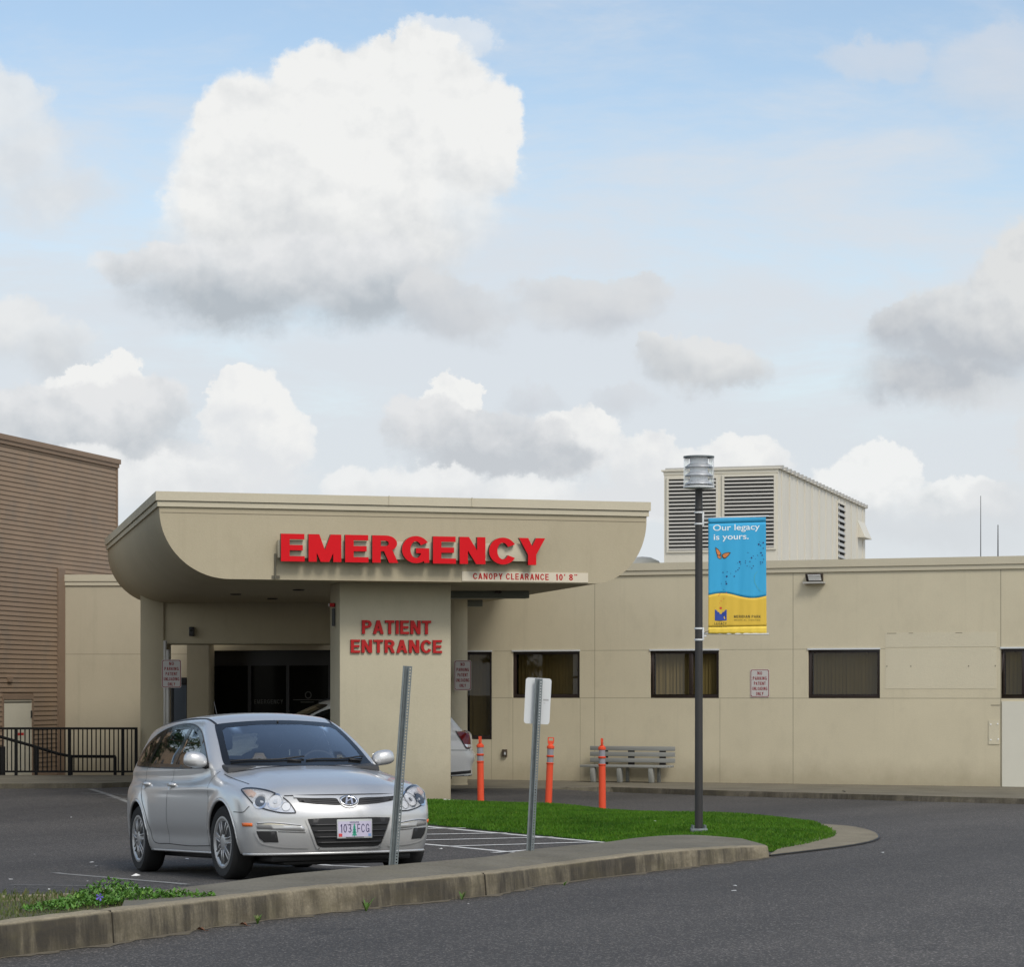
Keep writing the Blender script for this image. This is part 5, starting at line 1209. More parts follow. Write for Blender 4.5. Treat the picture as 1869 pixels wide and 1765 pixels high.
class Car:
    def __init__(s, P, res):
        s.P = P; s.V, s.F, s.N = surface_nets(s.f, (P['tail']-.12, -1.0, .1), (P['nose']+.12, 1.0, P['H']+.1), res)
        s.bvh = BVHTree.FromPolygons([tuple(v) for v in s.V], [tuple(map(int, q)) for q in s.F])
    def f(s, x, y, z):
        P = s.P; ay = np.abs(y)
        # lower body
        r_f = np.hypot(x-P['ax'], z-P['wr']); r_r = np.hypot(x+P['ax'], z-P['wr'])
        side = P['hw']-.006*(x/1.4)**2-.05*((z-.58)/.4)**2-.75*np.maximum(0, z-.75)**1.6-.05*np.maximum(0, (x-1.2)/.8)**2-P.get('rt', .09)*np.maximum(0, (-1.25-x)/.9)**2
        side = side-.012*np.exp(-((z-.36)/.07)**2)*sstep(1.15, .85, np.abs(x))
        side = side+.010*np.exp(-((z-P['crease'](x))/.035)**2)*sstep(1.5, .9, x)*sstep(-2.1, -1.6, x)
        for r in (r_f, r_r): side = side+.020*np.exp(-((r-P['arch']-.01)/.07)**2)*sstep(.2, .35, z)
        fs = ay-side
        top = P['top'](x)-P['crown']*(ay/.8)**2.2-.012*sstep(.40, .56, ay-.05*(x-1.2))*sstep(.9, 1.15, x)*sstep(2.2, 1.9, x)
        ft = (z-top)*.95
        a = .90*np.maximum(0, z-.52)**1.6+.6*np.maximum(0, .42-z)**1.6
        fn = (x-(P['nose']-a-P['plan']*(ay/.6)**2.3))*.93
        tl = P['tail']+.15*(ay/.7)**2.4+P['taila'](z)
        fb = (tl-x)*.95
        fl = P['bot']+.02*np.maximum(0, x-1.7)-z
        lower = smax(smax(smax(smax(fs, ft, .085), fn, P.get('kn', .12)), fb, .10), fl, .022)
        # greenhouse
        zb_ = np.maximum(z-P['belt'], 0)
        gs = P['gw']-.36*zb_-.20*np.maximum(0, z-P['belt'])**2-.045*np.maximum(0, (x-.2)/.8)**2-P['gtaper']*np.maximum(0, (-.8-x)/1.2)**2
        g1 = (ay-gs)*.92
        g2 = (z-(P['roof'](x)-.050*(ay/.6)**2.2))
        w = P['wsx']-2.0*(z-P['wsz'])+1.1*(z-P['wsz'])*(1.44-z)-.17*(ay/.65)**2.2
        g3 = (x-w)*.46
        g4 = (P['bgx']+P['bgs']*zb_+.10*(ay/.65)**2.4-x)*.8
        gh = smax(smax(smax(g1, g2, .065), g3, .055), g4, .07)
        gh = smax(gh, P['belt']-.10-z, .02)
        d = smin(lower, gh, .045)
        # wheel housings
        for q in (P['ax'], -P['ax']):
            r = np.hypot(x-q, z-P['wr']); cyl = smax(r-P['arch'], .50-ay, .02); d = smax(d, -cyl, .014)
        return d
    def cast(s, o, d, eps=0.):
        h = s.bvh.ray_cast(Vector(o), Vector(d))
        if h[0] is None:
            h = s.bvh.find_nearest(Vector(o)+Vector(d)*10)
        n = h[1].normalized()
        if n.dot(Vector(d)) > 0: n = -n
        return h[0]+n*eps, n
    def proj(s, view, eps):
        """2-D patch coordinates -> points on the body. view: side+1/-1 (x,z) | front (y,z) | top (x,y) | ('diag', sign, angle)"""
        if view in ('R', 'L'):
            sg = -1 if view == 'R' else 1
            return lambda p: s.cast((p[0], sg*6, p[1]), (0, -sg, 0), eps)[0]
        if view == 'F': return lambda p: s.cast((8, p[0], p[1]), (-1, 0, 0), eps)[0]
        if view == 'B': return lambda p: s.cast((-8, p[0], p[1]), (1, 0, 0), eps)[0]
        if view == 'T': return lambda p: s.cast((p[0], p[1], 6), (0, 0, -1), eps)[0]
        _, sg, ang = view; c, n = math.cos(R(ang)), math.sin(R(ang))     # looking back and inwards from a front corner; u grows towards the centre line
        d = Vector((-c, -sg*n, 0)); e = Vector((n, -sg*c, 0))
        return lambda p: s.cast(e*p[0]+Vector((0, 0, p[1]))-d*7, d, eps)[0]
    def patch(s, name, m, outer, view, eps=.004, holes=(), step=.05, parent=None, thick=0., smooth=True):
        V2, F = region(outer, holes, step); pr = s.proj(view, eps); pts = [pr(p) for p in V2]
        mb = MB(); mb.add(pts, F)
        o = mb.build(name, m, parent, smooth=smooth, fix=False)
        # face outwards
        me = o.data; ax = {'R': Vector((0, -1, 0)), 'L': Vector((0, 1, 0)), 'F': Vector((1, 0, 0)), 'B': Vector((-1, 0, 0)), 'T': Vector((0, 0, 1))}.get(view)
        if ax is None: _, sg, ang = view; ax = Vector((math.cos(R(ang)), sg*math.sin(R(ang)), 0))
        if sum((p.normal.dot(ax)*p.area for p in me.polygons)) < 0: me.flip_normals()
        if thick: so_ = o.modifiers.new('thickness', 'SOLIDIFY'); so_.thickness = thick; so_.offset = -1
        return o
    def line(s, name, m, pts, view, w=.006, eps=.0025, parent=None, n=6, closed=False):
        """narrow ribbon along a curve on the body (shut lines, seals, mouldings)"""
        q = catmull([(*p, 0) for p in (pts+[pts[0]] if closed else pts)], n); q = [np.array(p[:2]) for p in q]; pr = s.proj(view, eps); mb = MB(); L = []
        for i, p in enumerate(q):
            t = q[min(i+1, len(q)-1)]-q[max(i-1, 0)]; t = t/(np.linalg.norm(t)+1e-9); nn = np.array([-t[1], t[0]])*w/2
            L += [pr(p-nn), pr(p+nn)]
        mb.add(L, [(2*i, 2*i+2, 2*i+3, 2*i+1) for i in range(len(q)-1)]); return mb.build(name, m, parent, smooth=True, fix=True)

def paint_mat(name, col, metal, rough):
    m = bpy.data.materials.new(name); m.use_nodes = True; N = NT(m.node_tree); b = N.n['Principled BSDF']; g = N.new('ShaderNodeNewGeometry')
    co = N.new('ShaderNodeTexCoord').outputs['Object']
    fl = N.new('ShaderNodeTexVoronoi'); N.put(fl.inputs['Vector'], co); fl.inputs['Scale'].default_value = 900
    c = N.v('SCALE', col); N.put(c.node.inputs['Scale'], N.m('ADD', .93, N.m('MULTIPLY', N.xyz(fl.outputs['Color'])[0], .14)))
    dust = N.m('MULTIPLY', N.ss(N.m('ADD', N.xyz(co)[2], N.m('MULTIPLY', N.noise(co, 6, 4, .6), .25)), .62, .22), .17)
    c = N.mix(dust, c, (.20, .185, .165)); c = N.mix(g.outputs['Backfacing'], c, (.06, .06, .06))
    N.put(b.inputs['Base Color'], c); N.put(b.inputs['Metallic'], N.m('MULTIPLY', N.m('SUBTRACT', 1., g.outputs['Backfacing']), N.m('MULTIPLY', N.m('SUBTRACT', 1., dust), metal)))
    b.inputs['Roughness'].default_value = rough; b.inputs['Coat Weight'].default_value = .8; b.inputs['Coat Roughness'].default_value = .05; return m
M_silver = paint_mat('silver metallic paint', (.55, .555, .555), .55, .36)
M_wpaint = paint_mat('white car paint', (.72, .72, .69), 0., .35)
M_seal = mat('black rubber', (.010, .010, .011), .5, var=0)
M_gap = mat('panel gap', (.016, .016, .017), .8, var=0)
M_frit = mat('black glass border', (.010, .011, .012), .10, var=0)
M_carglass = glass('car window glass', (.42, .46, .44), 1.5)
M_screen = glass('windscreen glass', (.80, .84, .85), 3.4)
M_trimblk = mat('black plastic', (.014, .014, .015), .55, var=.1)
M_tyre = mat('tyre rubber', (.014, .014, .014), .85, var=.2, vs=20)
M_rim = mat('silver wheel cover', (.42, .42, .42), .35, metal=.65, var=.08)
M_chrome = mat('chrome', (.80, .80, .80), .12, metal=1., var=0)
M_lampin = mat('lamp reflector', (.74, .75, .77), .25, metal=.45, var=.22, vs=40)
M_lampglass = glass('lamp cover', (.93, .94, .95), 1.0)
M_amber = mat('amber lens', (.75, .16, .03), .25, var=0); M_amber2 = mat('pale amber indicator', (.56, .43, .37), .3, var=.15)  # second one: plain pale amber of the headlight indicator
M_tail = mat('red lens', (.16, .006, .008), .15, var=.1)
M_seat = mat('grey seat fabric', (.07, .07, .072), .9, var=.1); M_dash = mat('dashboard', (.035, .036, .038), .7, var=.1)
M_lens = mat('projector lens', (.10, .12, .15), .05, var=0, metal=.3)

def wheel(car, parent, x, y, sg, steer=0.):
    P = car.P; r = P['wr']; w = .098
    t = bpy.data.objects.new('wheel', None); COL.objects.link(t); t.parent = parent; t.location = (x, y, r); t.rotation_euler = (0, 0, steer)
    mb = MB(); rr = r-.098
    prof = [(rr-.01, -w*.9), (rr+.02, -w), (r-.03, -w*1.02), (r-.008, -w*.82), (r, -w*.6), (r, w*.6), (r-.008, w*.82), (r-.03, w*1.02), (rr+.02, w), (rr-.01, w*.9)]
    mb.lathe(prof, 48, (0, 0, 0), 'y'); mb.build('tyre', M_tyre, t, smooth=True, angle=35)
    mb = MB(); o = sg*w
    mb.lathe([(rr+.004, o*.90), (rr+.004, o*.97), (rr-.012, o*.98), (rr-.03, o*.84), (.10, o*.80), (.05, o*.95), (.032, o*.97), (.0, o*.97)], 48, (0, 0, 0), 'y'); rim = mb.build('rim', M_rim, t, smooth=True, angle=40)
    for k in range(7):                          # openings between the seven spokes
        mb = MB()
        a0 = 2*PI*k/7+.2
        for (da0, da1, r0, r1) in ((.13, .62, .085, rr-.035),):
            L = []; n = 6
            for i in range(n+1):
                a = a0+da0+(da1-da0)*i/n; am = a0+(da0+da1)/2
                ai = am+(a-am)*.55
                L += [((r0)*math.cos(ai), 0, r0*math.sin(ai)), (r1*math.cos(a), 0, r1*math.sin(a))]
            yy = lambda q: o*(.845 if math.hypot(q[0], q[2]) > .12 else .872)
            mb.add([(q[0], yy(q), q[2]) for q in L], [(2*i, 2*i+1, 2*i+3, 2*i+2) for i in range(n)])
        mb.build('rim_opening', M_trimblk, rim)
    mb = MB()                                   # raised spoke edges
    for k in range(7):
        for da in (.06, .69):
            a = 2*PI*k/7+.2+da; am = 2*PI*k/7+.2+.375; ai = am+(a-am)*.5
            mb.tube([(.07*math.cos(ai), o*.93, .07*math.sin(ai)), ((rr-.03)*math.cos(a), o*.88, (rr-.03)*math.sin(a))], [.007, .006], 6)
    mb.build('spoke', M_rim, rim, smooth=True)
    mb = MB(); mb.lathe([(.0, -.06), (rr-.02, -.06), (rr-.02, .05), (0, .05)], 24, (0, 0, 0), 'y'); mb.build('brake_drum', M_trimblk, t)
    return t

def body_parts(car, root, paint, holes, panels):
    """split the body surface into panels; holes = [(polygon, view test)] remove faces behind glass"""
    V, F, Nn = car.V, car.F, car.N; C = V[F].mean(1); FN = np.cross(V[F[:, 2]]-V[F[:, 0]], V[F[:, 3]]-V[F[:, 1]])
    keep = np.ones(len(F), bool)
    for poly, view in holes:
        if view in ('R', 'L'): k = in_poly(C[:, 0], C[:, 2], poly) & ((C[:, 1] < -.3) if view == 'R' else (C[:, 1] > .3))
        elif view == 'F': k = in_poly(C[:, 1], C[:, 2], poly) & (C[:, 0] > -.2)
        elif view == 'B': k = in_poly(C[:, 1], C[:, 2], poly) & (C[:, 0] < -1.2)
        keep &= ~k
    r = np.minimum(np.hypot(C[:, 0]-car.P['ax'], C[:, 2]-car.P['wr']), np.hypot(C[:, 0]+car.P['ax'], C[:, 2]-car.P['wr']))
    arch = (r < car.P['arch']+.006) & (np.abs(C[:, 1]) < np.where(np.abs(C[:, 1]) > .84, 9, .845)) & (np.abs(C[:, 1]) < .99)
    nrm = np.abs(FN[:, 1])/(np.linalg.norm(FN, axis=1)+1e-12)
    arch = (r < car.P['arch']+.012) & ((nrm < .72) | (np.abs(C[:, 1]) < .70))
    under = (C[:, 2] < car.P['bot']+.012)
    lab = np.zeros(len(F), int)
    for i, (nm, test) in enumerate(panels): lab[(lab == 0) & test(C)] = i+1
    lab[arch | under] = -1
    def emit(nm, sel, m):
        f = F[sel]; 
        if not len(f): return
        u, inv = np.unique(f, return_inverse=True); f = inv.reshape(f.shape); me = bpy.data.meshes.new(nm)
        me.from_pydata(V[u].tolist(), [], f.tolist()); me.materials.append(m); me.polygons.foreach_set('use_smooth', [True]*len(f)); me.normals_split_custom_set_from_vertices([tuple(q) for q in Nn[u]])
        o = bpy.data.objects.new(nm, me); COL.objects.link(o); o.parent = root; return o
    out = {}
    emit('body', keep & (lab == 0), paint); emit('wheel_arch', keep & (lab == -1), M_trimblk)
    for i, (nm, t) in enumerate(panels): out[i] = emit(nm, keep & (lab == i+1), paint)
    return out
def arch_lips(car, root, m):
    for q in (car.P['ax'], -car.P['ax']):
        for sg in (-1, 1):
            mb = MB(); L = []; ra = car.P['arch']
            for k in range(41):
                a = R(-14+208*k/40); x, z = q+(ra+.012)*math.cos(a), car.P['wr']+(ra+.012)*math.sin(a)
                if z < car.P['bot']+.015: continue
                h = car.cast((x, sg*6, z), (0, -sg, 0))[0]; L.append((q+(ra+.001)*math.cos(a), h.y-sg*.006, car.P['wr']+(ra+.001)*math.sin(a)))
            mb.tube(L, .0135, 8); mb.build('arch_lip', m, root, smooth=True)
def sill_lips(car, root, m):
    b = car.P['bot']+.014
    L = [car.cast((8, y, b+.012), (-1, 0, 0))[0] for y in np.linspace(-.80, .80, 41)]
    mb = MB(); mb.tube([(p.x-.008, p.y, b) for p in L], .012, 8); mb.build('bumper_lip', m, root, smooth=True)
    for sg in (-1, 1):
        L = [car.cast((x, sg*6, b+.012), (0, -sg, 0))[0] for x in np.linspace(-.98, .98, 24)]
        mb = MB(); mb.tube([(p.x, p.y-sg*.008, b) for p in L], .011, 8); mb.build('sill_lip', m, root, smooth=True)
def mir(poly): return [(-a, b) for a, b in poly]
def grow(poly, d):
    p = np.array(poly); n = len(p); ar = .5*sum(p[i, 0]*p[(i+1) % n, 1]-p[(i+1) % n, 0]*p[i, 1] for i in range(n)); out = []
    for i in range(n):
        a, b, c = p[i-1], p[i], p[(i+1) % n]; t1 = (b-a)/(np.linalg.norm(b-a)+1e-9); t2 = (c-b)/(np.linalg.norm(c-b)+1e-9)
        n1 = np.array([t1[1], -t1[0]]); n2 = np.array([t2[1], -t2[0]]); m = n1+n2; m /= max(.5, m.dot(n1)); out.append(tuple(b+m*d*(1 if ar > 0 else -1)))
    return out
def smoothpoly(pts, n=5): q = catmull([(*p, 0) for p in list(pts)+[pts[0]]], n); return [tuple(p[:2]) for p in q[:-1]]
# patch outlines on the hatchback (car coordinates)
HLP = [(.163, .757), (.215, .768), (.316, .760), (.434, .734), (.552, .679), (.618, .622), (.655, .566), (.636, .558), (.532, .563), (.409, .592), (.312, .632), (.245, .69)]
HC = [(.358, .655), (.485, .652), (.578, .610)]
AMB = [(.185, .752), (.257, .754), (.315, .722), (.297, .69), (.252, .699)]
SMK = [(.191, .484), (.295, .479), (.294, .452), (.198, .452)]
BMO = [(.330, .485), (.487, .487), (.62, .474), (.70, .456), (.728, .437), (.728, .407), (.561, .417), (.339, .434)]
BML = [(.339, .468), (.486, .469), (.698, .444)]
FOG = [(.333, .413), (.501, .411), (.514, .317), (.392, .322), (.352, .36)]
FOE = [(.322, .413), (.356, .337), (.405, .306), (.554, .281), (.753, .272)]
FOR = [(.512, .405), (.735, .393), (.764, .33), (.762, .282), (.60, .292), (.525, .310)]
HEDGE = [(-.52, .700), (-.376, .702), (0, .703), (.376, .702), (.52, .700)]
GRL = [(-.43, .680), (-.30, .672), (-.10, .668), (-.07, .655), (-.06, .618), (.06, .618), (.07, .655), (.10, .668), (.30, .672), (.43, .680), (.415, .648), (.36, .638), (.27, .626), (.12, .616), (-.12, .616), (-.27, .626), (-.36, .638), (-.415, .648)]
GRT = [(-.45, .690), (-.30, .683), (-.13, .680), (-.09, .668), (-.075, .64), (-.05, .612), (0, .600), (.05, .612), (.075, .64), (.09, .668), (.13, .680), (.30, .683), (.45, .690)]
GZ, GHW = .645, .40
BADGE = .646
LGR = [(-.362, .506), (-.22, .511), (.22, .511), (.362, .506), (.355, .48), (.282, .292), (.255, .274), (.22, .268), (-.22, .268), (-.255, .274), (-.282, .292), (-.355, .48)]
LGL = [(-.375, .50), (-.292, .29), (-.262, .266), (-.22, .258), (.22, .258), (.262, .266), (.292, .29), (.375, .50)]
PLY, PLZ = .032, .418
# ------------------------------------------------------------------ the silver hatchback
SIL = dict(ax=1.35, wr=.315, arch=.362, hw=.872, nose=2.17, tail=-2.24, H=1.5, bot=.205, crown=.075, plan=.115, belt=.95, gw=.802, gtaper=.075,
           wsx=1.03, wsz=.97, bgx=-2.22, bgs=.70, crease=lambda x: .79+.035*(-x+.3)*.5,
           top=spl([-2.4, -1., .5, .95, 1.25, 1.55, 1.80, 1.98, 2.10, 2.2], [.94, .94, .945, .968, .935, .885, .83, .775, .72, .66]),
           taila=lambda z: .16*np.maximum(0, z-.75)**1.4+.25*np.maximum(0, .40-z)**1.3,
           roof=spl([-2.3, -1.9, -1.4, -.9, -.4, 0., .3, .6], [1.36, 1.40, 1.445, 1.468, 1.472, 1.450, 1.405, 1.34]))
hatch = Car(SIL, .0155)
car = thing('parked_car', 'silver hatchback parked nose out behind the near pavement', 'car')
fx_ = Vector((CAR_FWD.x, CAR_FWD.y, .0417)).normalized(); fy_ = Vector((CAR_LEFT.x, CAR_LEFT.y, 0)).normalized(); fz_ = fx_.cross(fy_)
org = CAR_F+CAR_LEFT*.765-CAR_FWD*1.35
CARM = Matrix(((fx_.x, fy_.x, fz_.x, org.x), (fx_.y, fy_.y, fz_.y, org.y), (fx_.z, fy_.z, fz_.z, float(ground_z(org.x, org.y))), (0, 0, 0, 1)))
CARM = CARM @ Matrix.Scale(1.016, 4)
car.matrix_basis = CARM
def car_uv(px, py):
    """ray of a photograph pixel in car coordinates"""
    o = CARM.inverted() @ Vector((0, 0, EYE)); w = CARM.inverted().to_3x3() @ Vector(((px-XC)/FPX, 1, -(py-YH)/FPX)); return o, w.normalized()
# side glass (x, z)
DLO = smoothpoly([(.72, .955), (.58, 1.05), (.34, 1.185), (.08, 1.292), (-.22, 1.355), (-.60, 1.372), (-1.05, 1.352), (-1.48, 1.290), (-1.76, 1.200), (-1.88, 1.10), (-1.90, 1.035), (-1.82, 1.008), (-1.3, .990), (-.6, .972), (.2, .957)], 4)
G1 = [(.44, .990), (.30, 1.155), (.06, 1.262), (-.17, 1.312), (-.235, 1.315), (-.29, 1.0), (.1, .990)]
G2 = [(-.40, 1.004), (-.345, 1.325), (-.75, 1.328), (-1.10, 1.305), (-1.215, 1.05), (-1.20, 1.022)]
G3 = [(-1.32, 1.045), (-1.235, 1.280), (-1.48, 1.245), (-1.70, 1.178), (-1.825, 1.09), (-1.83, 1.06), (-1.76, 1.045)]
WS = smoothpoly([(-.668, .968), (-.4, .962), (0, .958), (.4, .962), (.668, .968), (.672, 1.02), (.63, 1.17), (.575, 1.320), (.52, 1.352), (.25, 1.374), (0, 1.380), (-.25, 1.374), (-.52, 1.352), (-.575, 1.320), (-.63, 1.17), (-.672, 1.02)], 4)
WSI = [(-.615, 1.025), (-.3, 1.015), (.3, 1.015), (.615, 1.025), (.582, 1.16), (.535, 1.290), (.49, 1.316), (.2, 1.340), (-.2, 1.340), (-.49, 1.316), (-.535, 1.290), (-.582, 1.16)]
BG = [(-.56, 1.06), (.56, 1.06), (.50, 1.31), (-.50, 1.31)]
holes = [(grow(g, .012), v) for g in (G1, G2, G3) for v in ('R', 'L')]+[(grow(WSI, .012), 'F'), (grow(BG, .01), 'B')]
FD = [(.98, .26), (.99, .60), (.90, .93), (.84, 1.0), (.10, 1.45), (-.30, 1.45), (-.30, .9), (-.33, .26)]
RD = [(-.33, .26), (-.30, .9), (-.30, 1.45), (-1.28, 1.45), (-1.28, .95), (-1.20, .74), (-.98, .52), (-.90, .30), (-.84, .26)]
HOOD = [(1.00, -.70), (1.35, -.715), (1.70, -.70), (1.93, -.56), (2.03, -.30), (2.055, 0), (2.03, .30), (1.93, .56), (1.70, .70), (1.35, .715), (1.00, .70)]
ins = lambda C, p, a, b: in_poly(C[:, a], C[:, b], p)
panels = [('door', lambda C: ins(C, FD, 0, 2) & (C[:, 1] < -.45) & (C[:, 2] > .26)), ('door', lambda C: ins(C, FD, 0, 2) & (C[:, 1] > .45) & (C[:, 2] > .26)),
          ('door', lambda C: ins(C, RD, 0, 2) & (C[:, 1] < -.45) & (C[:, 2] > .26)), ('door', lambda C: ins(C, RD, 0, 2) & (C[:, 1] > .45) & (C[:, 2] > .26)),
          ('hood', lambda C: ins(C, HOOD, 0, 1) & (C[:, 2] > .66)), ('bumper', lambda C: (C[:, 0] > 1.66) & (C[:, 2] < .60) | (C[:, 0] > 1.98)),
          ('roof', lambda C: (C[:, 2] > 1.37) & (np.abs(C[:, 1]) < .56) & (C[:, 0] > -1.85)), ('tailgate', lambda C: (C[:, 0] < -1.86) & (C[:, 2] > .60) & (np.abs(C[:, 1]) < .66)), ('bumper', lambda C: (C[:, 0] < -1.98) & (C[:, 2] <= .60))]
PAN = body_parts(hatch, car, M_silver, holes, panels)
for v, sg in (('R', -1), ('L', 1)):
    fr = hatch.patch('window_frame', M_frit, DLO, v, .005, [G1, G2, G3], .03, car)
    for g, nm in ((G1, 'window'), (G2, 'window'), (G3, 'window')): hatch.patch(nm, M_carglass, grow(g, .004), v, .002, (), .08, car)
    hatch.line('window_seal', M_silver if False else M_seal, DLO[::2], v, .012, .005, car, 2, True)
    fd, rd = PAN[0 if sg < 0 else 1], PAN[2 if sg < 0 else 3]
    hatch.line('shut_line', M_gap, [(.955, .28), (.985, .45), (.97, .70), (.90, .92)], v, .006, .002, car)
    hatch.line('shut_line', M_gap, [(-.33, .28), (-.325, .6), (-.30, .955)], v, .007, .002, car)
    hatch.line('shut_line', M_gap, [(.955, .28), (.3, .270), (-.33, .28), (-.84, .29), (-.92, .42), (-1.02, .57), (-1.20, .74), (-1.27, .88), (-1.275, .985)], v, .007, .002, car)
    hatch.line('shut_line', M_gap, [(1.678, .574), (1.78, .570), (1.85, .575), (1.90, .62)], v, .006, .002, car)
    for x, par in ((-.17, fd), (-1.06, rd)):
        z = .815 if par is fd else .83; mb = MB(); b_, n_ = hatch.cast((x, sg*6, z), (0, -sg, 0)); 
        pts = [(x-.09, b_.y+sg*.004, z-.004), (x-.07, b_.y+sg*.028, z), (x, b_.y+sg*.034, z+.002), (x+.06, b_.y+sg*.028, z), (x+.085, b_.y+sg*.004, z-.004)]
        mb.tube(pts, [.012, .017, .018, .017, .012], 8); mb.build('handle', M_silver, par, smooth=True)
        o = hatch.patch('handle_recess', M_trimblk if False else M_silver, [(x-.07+.07*math.cos(q)*.9, z-.012+.036*math.sin(q)) for q in np.linspace(0, 2*PI, 14)[:-1]], v, .002, (), .04, par)
    # mirror
    mb = MB(); M0 = Matrix.Translation((.62, sg*.875, 1.02)); mb.M = M0
    L = []; nu_, nv_ = 18, 12
    for j in range(nv_+1):
        th = PI*j/nv_
        for i in range(nu_):
            ph = 2*PI*i/nu_; x, y, z = (math.copysign(abs(q)**.72, q) for q in (math.cos(ph)*math.sin(th), math.sin(ph)*math.sin(th), math.cos(th)))
            x = x*.075*(1.15 if x > 0 else .55); y = y*.105*sg*(1-.10*z); z = z*(.078 if z > 0 else .060)
            L.append((x, y, z+.015*sg*y/.12))
    mb.add(L, [(j*nu_+i, j*nu_+(i+1) % nu_, (j+1)*nu_+(i+1) % nu_, (j+1)*nu_+i) for j in range(nv_) for i in range(nu_)]); mi = mb.build('mirror', M_silver, car, smooth=True)
    mb = MB(); mb.M = M0; mb.lathe([(.0, -.043), (.088, -.043), (.085, -.0415), (0, -.0415)], 16, (0, 0, 0), 'x') if False else mb.box(-.0445, -.040, -.078, .078, -.036, .045); mb.build('mirror_glass', M_chrome, mi, bevel=.002)
    mb = MB(); mb.tube([(.64, sg*.81, .975), (.66, sg*.77, .968), (.69, sg*.72, .962)], [.024, .03, .04], 8); mb.build('mirror_foot', M_trimblk, mi, smooth=True)
    # headlight: (u towards the centre, z) seen from 30 degrees off the nose
    dv = ('diag', sg, 30)
    HL = smoothpoly(HLP, 4)
    lamp_ = hatch.patch('headlight', M_lampin, HL, dv, .003, (), .03, car)
    hatch.line('headlight_seal', M_seal, HLP, dv, .010, .006, lamp_, 5, True)
    def disc(name, m, c, r, eps, r0=0., n=22):
        pr = hatch.proj(dv, eps); mb = MB()
        if r0: mb.add([pr((c[0]+r_*math.cos(2*PI*k/n), c[1]+r_*math.sin(2*PI*k/n))) for r_ in (r, r0) for k in range(n)], [(k, (k+1) % n, n+(k+1) % n, n+k) for k in range(n)])
        else: mb.add([pr((c[0]+r*math.cos(2*PI*k/n), c[1]+r*math.sin(2*PI*k/n))) for k in range(n)], [tuple(range(n))])
        return mb.build(name, m, lamp_, smooth=True)
    disc('bezel', M_chrome, HC[0], .060, .007, .043); disc('projector', M_lens, HC[0], .044, .006); disc('projector', M_trimblk, HC[0], .050, .0055)
    disc('bezel', M_chrome, HC[1], .066, .008, .052); disc('reflector', M_lampin, HC[1], .053, .006); disc('bulb_shield', M_chrome, HC[1], .018, .009); disc('reflector_ring', M_trimblk, HC[1], .056, .0065, .0525)
    disc('reflector', M_lampin, HC[2], .034, .006); disc('reflector_ring', M_trimblk, HC[2], .037, .0065, .034)
    hatch.patch('indicator', M_amber2, AMB, dv, .006, (), .03, lamp_)
    hatch.patch('lamp_cover', M_lampglass, HL, dv, .014, (), .03, lamp_)
    # side marker, bumper moulding, fog recess
    hatch.patch('side_marker', M_amber, SMK, dv, .005, (), .03, car, thick=.004)
    hatch.patch('bumper_moulding', M_silver, BMO, dv, .008, (), .03, car, thick=.008)
    hatch.line('moulding_line', M_chrome, BML, dv, .007, .0105, car); hatch.line('moulding_line', M_gap, [(a, b+.008) for a, b in BML], dv, .006, .010, car)
    hatch.line('fog_panel_gap', M_gap, [FOR[0], FOR[1]], dv, .005, .003, car, 4)
    hatch.patch('fog_recess', M_trimblk, FOG, dv, .004, (), .03, car)
    hatch.line('fog_edge', M_silver, FOE, dv, .016, .009, car)
# windscreen, rear window
hatch.patch('windscreen_border', M_frit, WS, 'F', .003, [WSI], .05, car)
hatch.patch('windscreen', M_screen, grow(WSI, .006), 'F', .002, (), .08, car)
hatch.patch('rear_window', M_carglass, grow(BG, .02), 'B', .002, (), .1, car)
for y0, y1 in ((-.62, .02), (.02, .62)):
    pr = hatch.proj('F', .016); mb = MB(); mb.tube([pr((y0+(y1-y0)*k/8, .995+.028*(k/8)+.006*math.sin(k))) for k in range(9)], .008, 6); mb.tube([pr((y1-.05, .99)), pr((y1-.05-.12, 1.0))], .012, 6); mb.build('wiper', M_trimblk, car, smooth=True)
# cowl, roof gutters, aerial
hatch.line('cowl', M_trimblk, [(1.015, -.66), (1.075, -.35), (1.09, 0), (1.075, .35), (1.015, .66)], 'T', .028, .002, car)
for sg in (-1, 1): hatch.line('roof_channel', M_seal, [(.22, sg*.545), (-.2, sg*.565), (-.9, sg*.565), (-1.7, sg*.54)], 'T', .020, .003, car)
mb = MB(); p = hatch.cast((-1.55, .0, 6), (0, 0, -1))[0]; mb.tube([p, p+Vector((-.13, 0, .19))], [.005, .003], 6); mb.lathe([(.0, .02), (.025, .012), (.03, -.01)], 10, tuple(p)); mb.build('aerial', M_trimblk, car)
# hood edge
hatch.line('shut_line', M_gap, [(1.03, -.735), (1.35, -.735), (1.62, -.70)], 'T', .007, .003, car); hatch.line('shut_line', M_gap, [(1.03, .735), (1.35, .735), (1.62, .70)], 'T', .007, .003, car)
hatch.line('shut_line', M_gap, HEDGE, 'F', .007, .003, car)
